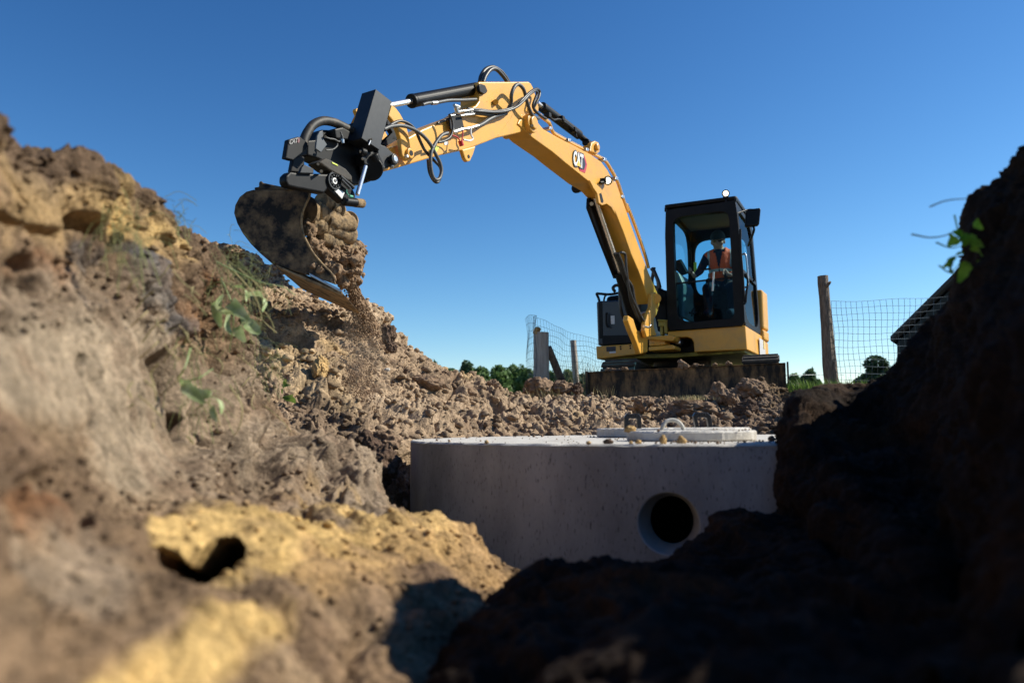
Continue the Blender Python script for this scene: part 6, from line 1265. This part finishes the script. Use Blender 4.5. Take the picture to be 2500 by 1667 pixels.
# ------------------------------------------------------------------ single clods one can point at
cl = [(1313, 950, 6.75, .125, M_clod, 'big rounded brown clod sitting in front of the thick weathered post', dict(sz=.85)), (1371, 945, 6.75, .075, M_clod, 'flat pale clod lying at the foot of the leaning brace', dict(sx=1.2, sz=.8)), (1409, 950, 6.7, .05, M_darkclod, 'dark wedge shaped clod at the foot of the thin post', dict(sz=1.1)),
      (1688, 1000, 5.75, .15, M_clod, 'large flat clod topped with dry turf behind the tank lids', dict(sx=1.05, sz=.55)), (1755, 962, 5.9, .065, M_clod, 'upright grey clod just right of the turf topped one', dict(sz=1.15)), (1787, 974, 5.8, .04, M_clod, 'small clod leaning against the upright grey clod', {}),
      (1570, 985, 5.95, .07, M_clod, 'clod with a flat top left of the turf topped one', dict(sz=.8)), (1832, 950, 6.1, .08, M_clod, 'crumbly clod below the right end of the dozer blade', dict(sx=1.3)),
      (893, 1088, 3.45, .058, M_darkclod, 'dark round clod left of the tank, the left one of two', dict(sx=1.05)), (941, 1080, 3.5, .05, M_clod, 'brown clod touching the left edge of the tank rim', dict(sx=1.05)), (925, 1135, 3.3, .085, M_darkclod, 'large dark clod below the two clods beside the tank', dict(sx=.95)),
      (784, 898, 4.55, .06, M_sandclod, 'smooth sandy lump half sunk in the heap below the bucket', dict(sx=.7, sz=1.15)), (948, 818, 5.15, .05, M_darkclod, 'dark clod stuck on the heap right of the falling soil', dict(sz=1.4)), (956, 848, 5.1, .035, M_darkclod, 'small dark clod just under the clod right of the falling soil', {}),
      (1203, 943, 6.3, .055, M_clod, 'pale clod on the berm ridge below the tree line', dict(sx=1.2)), (1040, 935, 5.6, .09, M_clod, 'broad clod halfway down the heap left of the tree line', dict(sx=1.3, sz=.7)), (1140, 965, 5.9, .08, M_clod, 'broad sandy clod on the heap below the pointed tree', dict(sx=1.4, sz=.7)),
      (840, 735, 5.75, .05, M_clod, 'clod on the heap ridge under the bucket tip', dict(sx=1.3, sz=.6)), (555, 618, 5.4, .09, M_clod, 'knobbly clod on the far ridge left of the bucket', dict(sx=1.4, sz=.6)), (1820, 1000, 5.2, .06, M_darkclod, 'dark clod in the shade above the right end of the big lid', dict(sx=1.3))]
for i, (px, py, Y, r, mt, lb, kw) in enumerate(cl): clod('earth_clod', at(px, py, Y), r, 300 + i * 5, mt, n=5, label=lb, cat='clod of earth', group='large single clods of earth', fine=.22, **kw)
clod('stone_chip', at(945, 903, 4.95), .014, 911, M_concl, n=3, sx=1.4, sz=.8, label='small white stone chip on the heap right of the falling soil', cat='stone')
tp = at(1688, 972, 5.72)
def g4(g_): return tp + Vector((g_.gauss(0, .07), g_.gauss(0, .04), -.012)), .015 + .03 * g_.random(), .0016
blades('dry_turf', 260, g4, M_dry, 'yellowed turf growing on top of the large flat clod', 'grass')

# loose crumbs lying all over the banks, too many to count
def scatter(src, n, rmin, rmax, name, label, seed, win, pw=2.5, lift=.3):
    me = bpy.data.objects[src].data; V = np.zeros(len(me.vertices) * 3, np.float32); me.vertices.foreach_get('co', V); V = V.reshape(-1, 3)
    Nn = np.zeros(len(V) * 3, np.float32); me.vertices.foreach_get('normal', Nn); Nn = Nn.reshape(-1, 3)
    Cc = np.zeros(len(V) * 4, np.float32); me.attributes['soil'].data.foreach_get('color', Cc); Cc = Cc.reshape(-1, 4)
    xc = V @ _Rc; yc = V @ _Uc; zc_ = V @ _F; px = 1250 + FPX * xc / zc_; py = 833.5 - FPX * yc / zc_; ok = np.where((px > win[0]) & (px < win[2]) & (py > win[1]) & (py < win[3]) & (zc_ > .3) & ((Nn * -V).sum(1) > 0))[0]
    if src == 'left_bank': ok = ok[seg_mask(px[ok], py[ok], [(60, 930), (300, 900), (400, 960), (330, 1080)], 120, .2) < .5]
    g_ = np.random.default_rng(seed); pick = g_.choice(ok, n); protos = [lump(seed + 40 + k_, 1, 2, sx=1 + .5 * g_.random(), sy=1 + .4 * g_.random(), sz=.7 + .3 * g_.random(), amp=.5, fine=.35) for k_ in range(14)]
    Vs, Fs, Cs, b = [], [], [], 0
    for i, q in enumerate(pick):
        r = (rmin + (rmax - rmin) * g_.random() ** pw) * min(1, max(.28, V[q][1] / 2.2)); v_, f_ = protos[i % 14]; a = g_.random() * 6.28; M_ = np.array([[math.cos(a), -math.sin(a), 0], [math.sin(a), math.cos(a), 0], [0, 0, 1]]); Vs.append(v_ @ M_ * r + V[q] + Nn[q] * r * lift); Fs.append(np.array(f_) + b); b += len(v_)
        Cs.append(np.tile(np.clip(Cc[q] * (.75 + .5 * g_.random()), 0, 1), (len(v_), 1)))
    me2 = np_mesh(name, np.concatenate(Vs), np.concatenate(Fs), 3); at2 = me2.attributes.new('soil', 'FLOAT_COLOR', 'POINT'); at2.data.foreach_set('color', np.concatenate(Cs).astype(np.float32).ravel())
    o = link(name, me2, M_soil); tag(o, label=label, cat='loose soil', kind='stuff'); return o
scatter('spoil_heap', 5200, .004, .030, 'loose_soil', 'loose crumbs of brown soil covering the heap and berm', 1, (480, 560, 1960, 1075), 3.6)
scatter('left_bank', 3000, .0012, .012, 'loose_soil', 'loose crumbs of brown and sandy soil clinging to the near left bank', 3, (0, 200, 1290, 1667), 3.6)
scatter('right_bank', 1400, .002, .014, 'loose_soil', 'loose dark crumbs clinging to the right bank', 4, (1250, 380, 2500, 1667), 3)
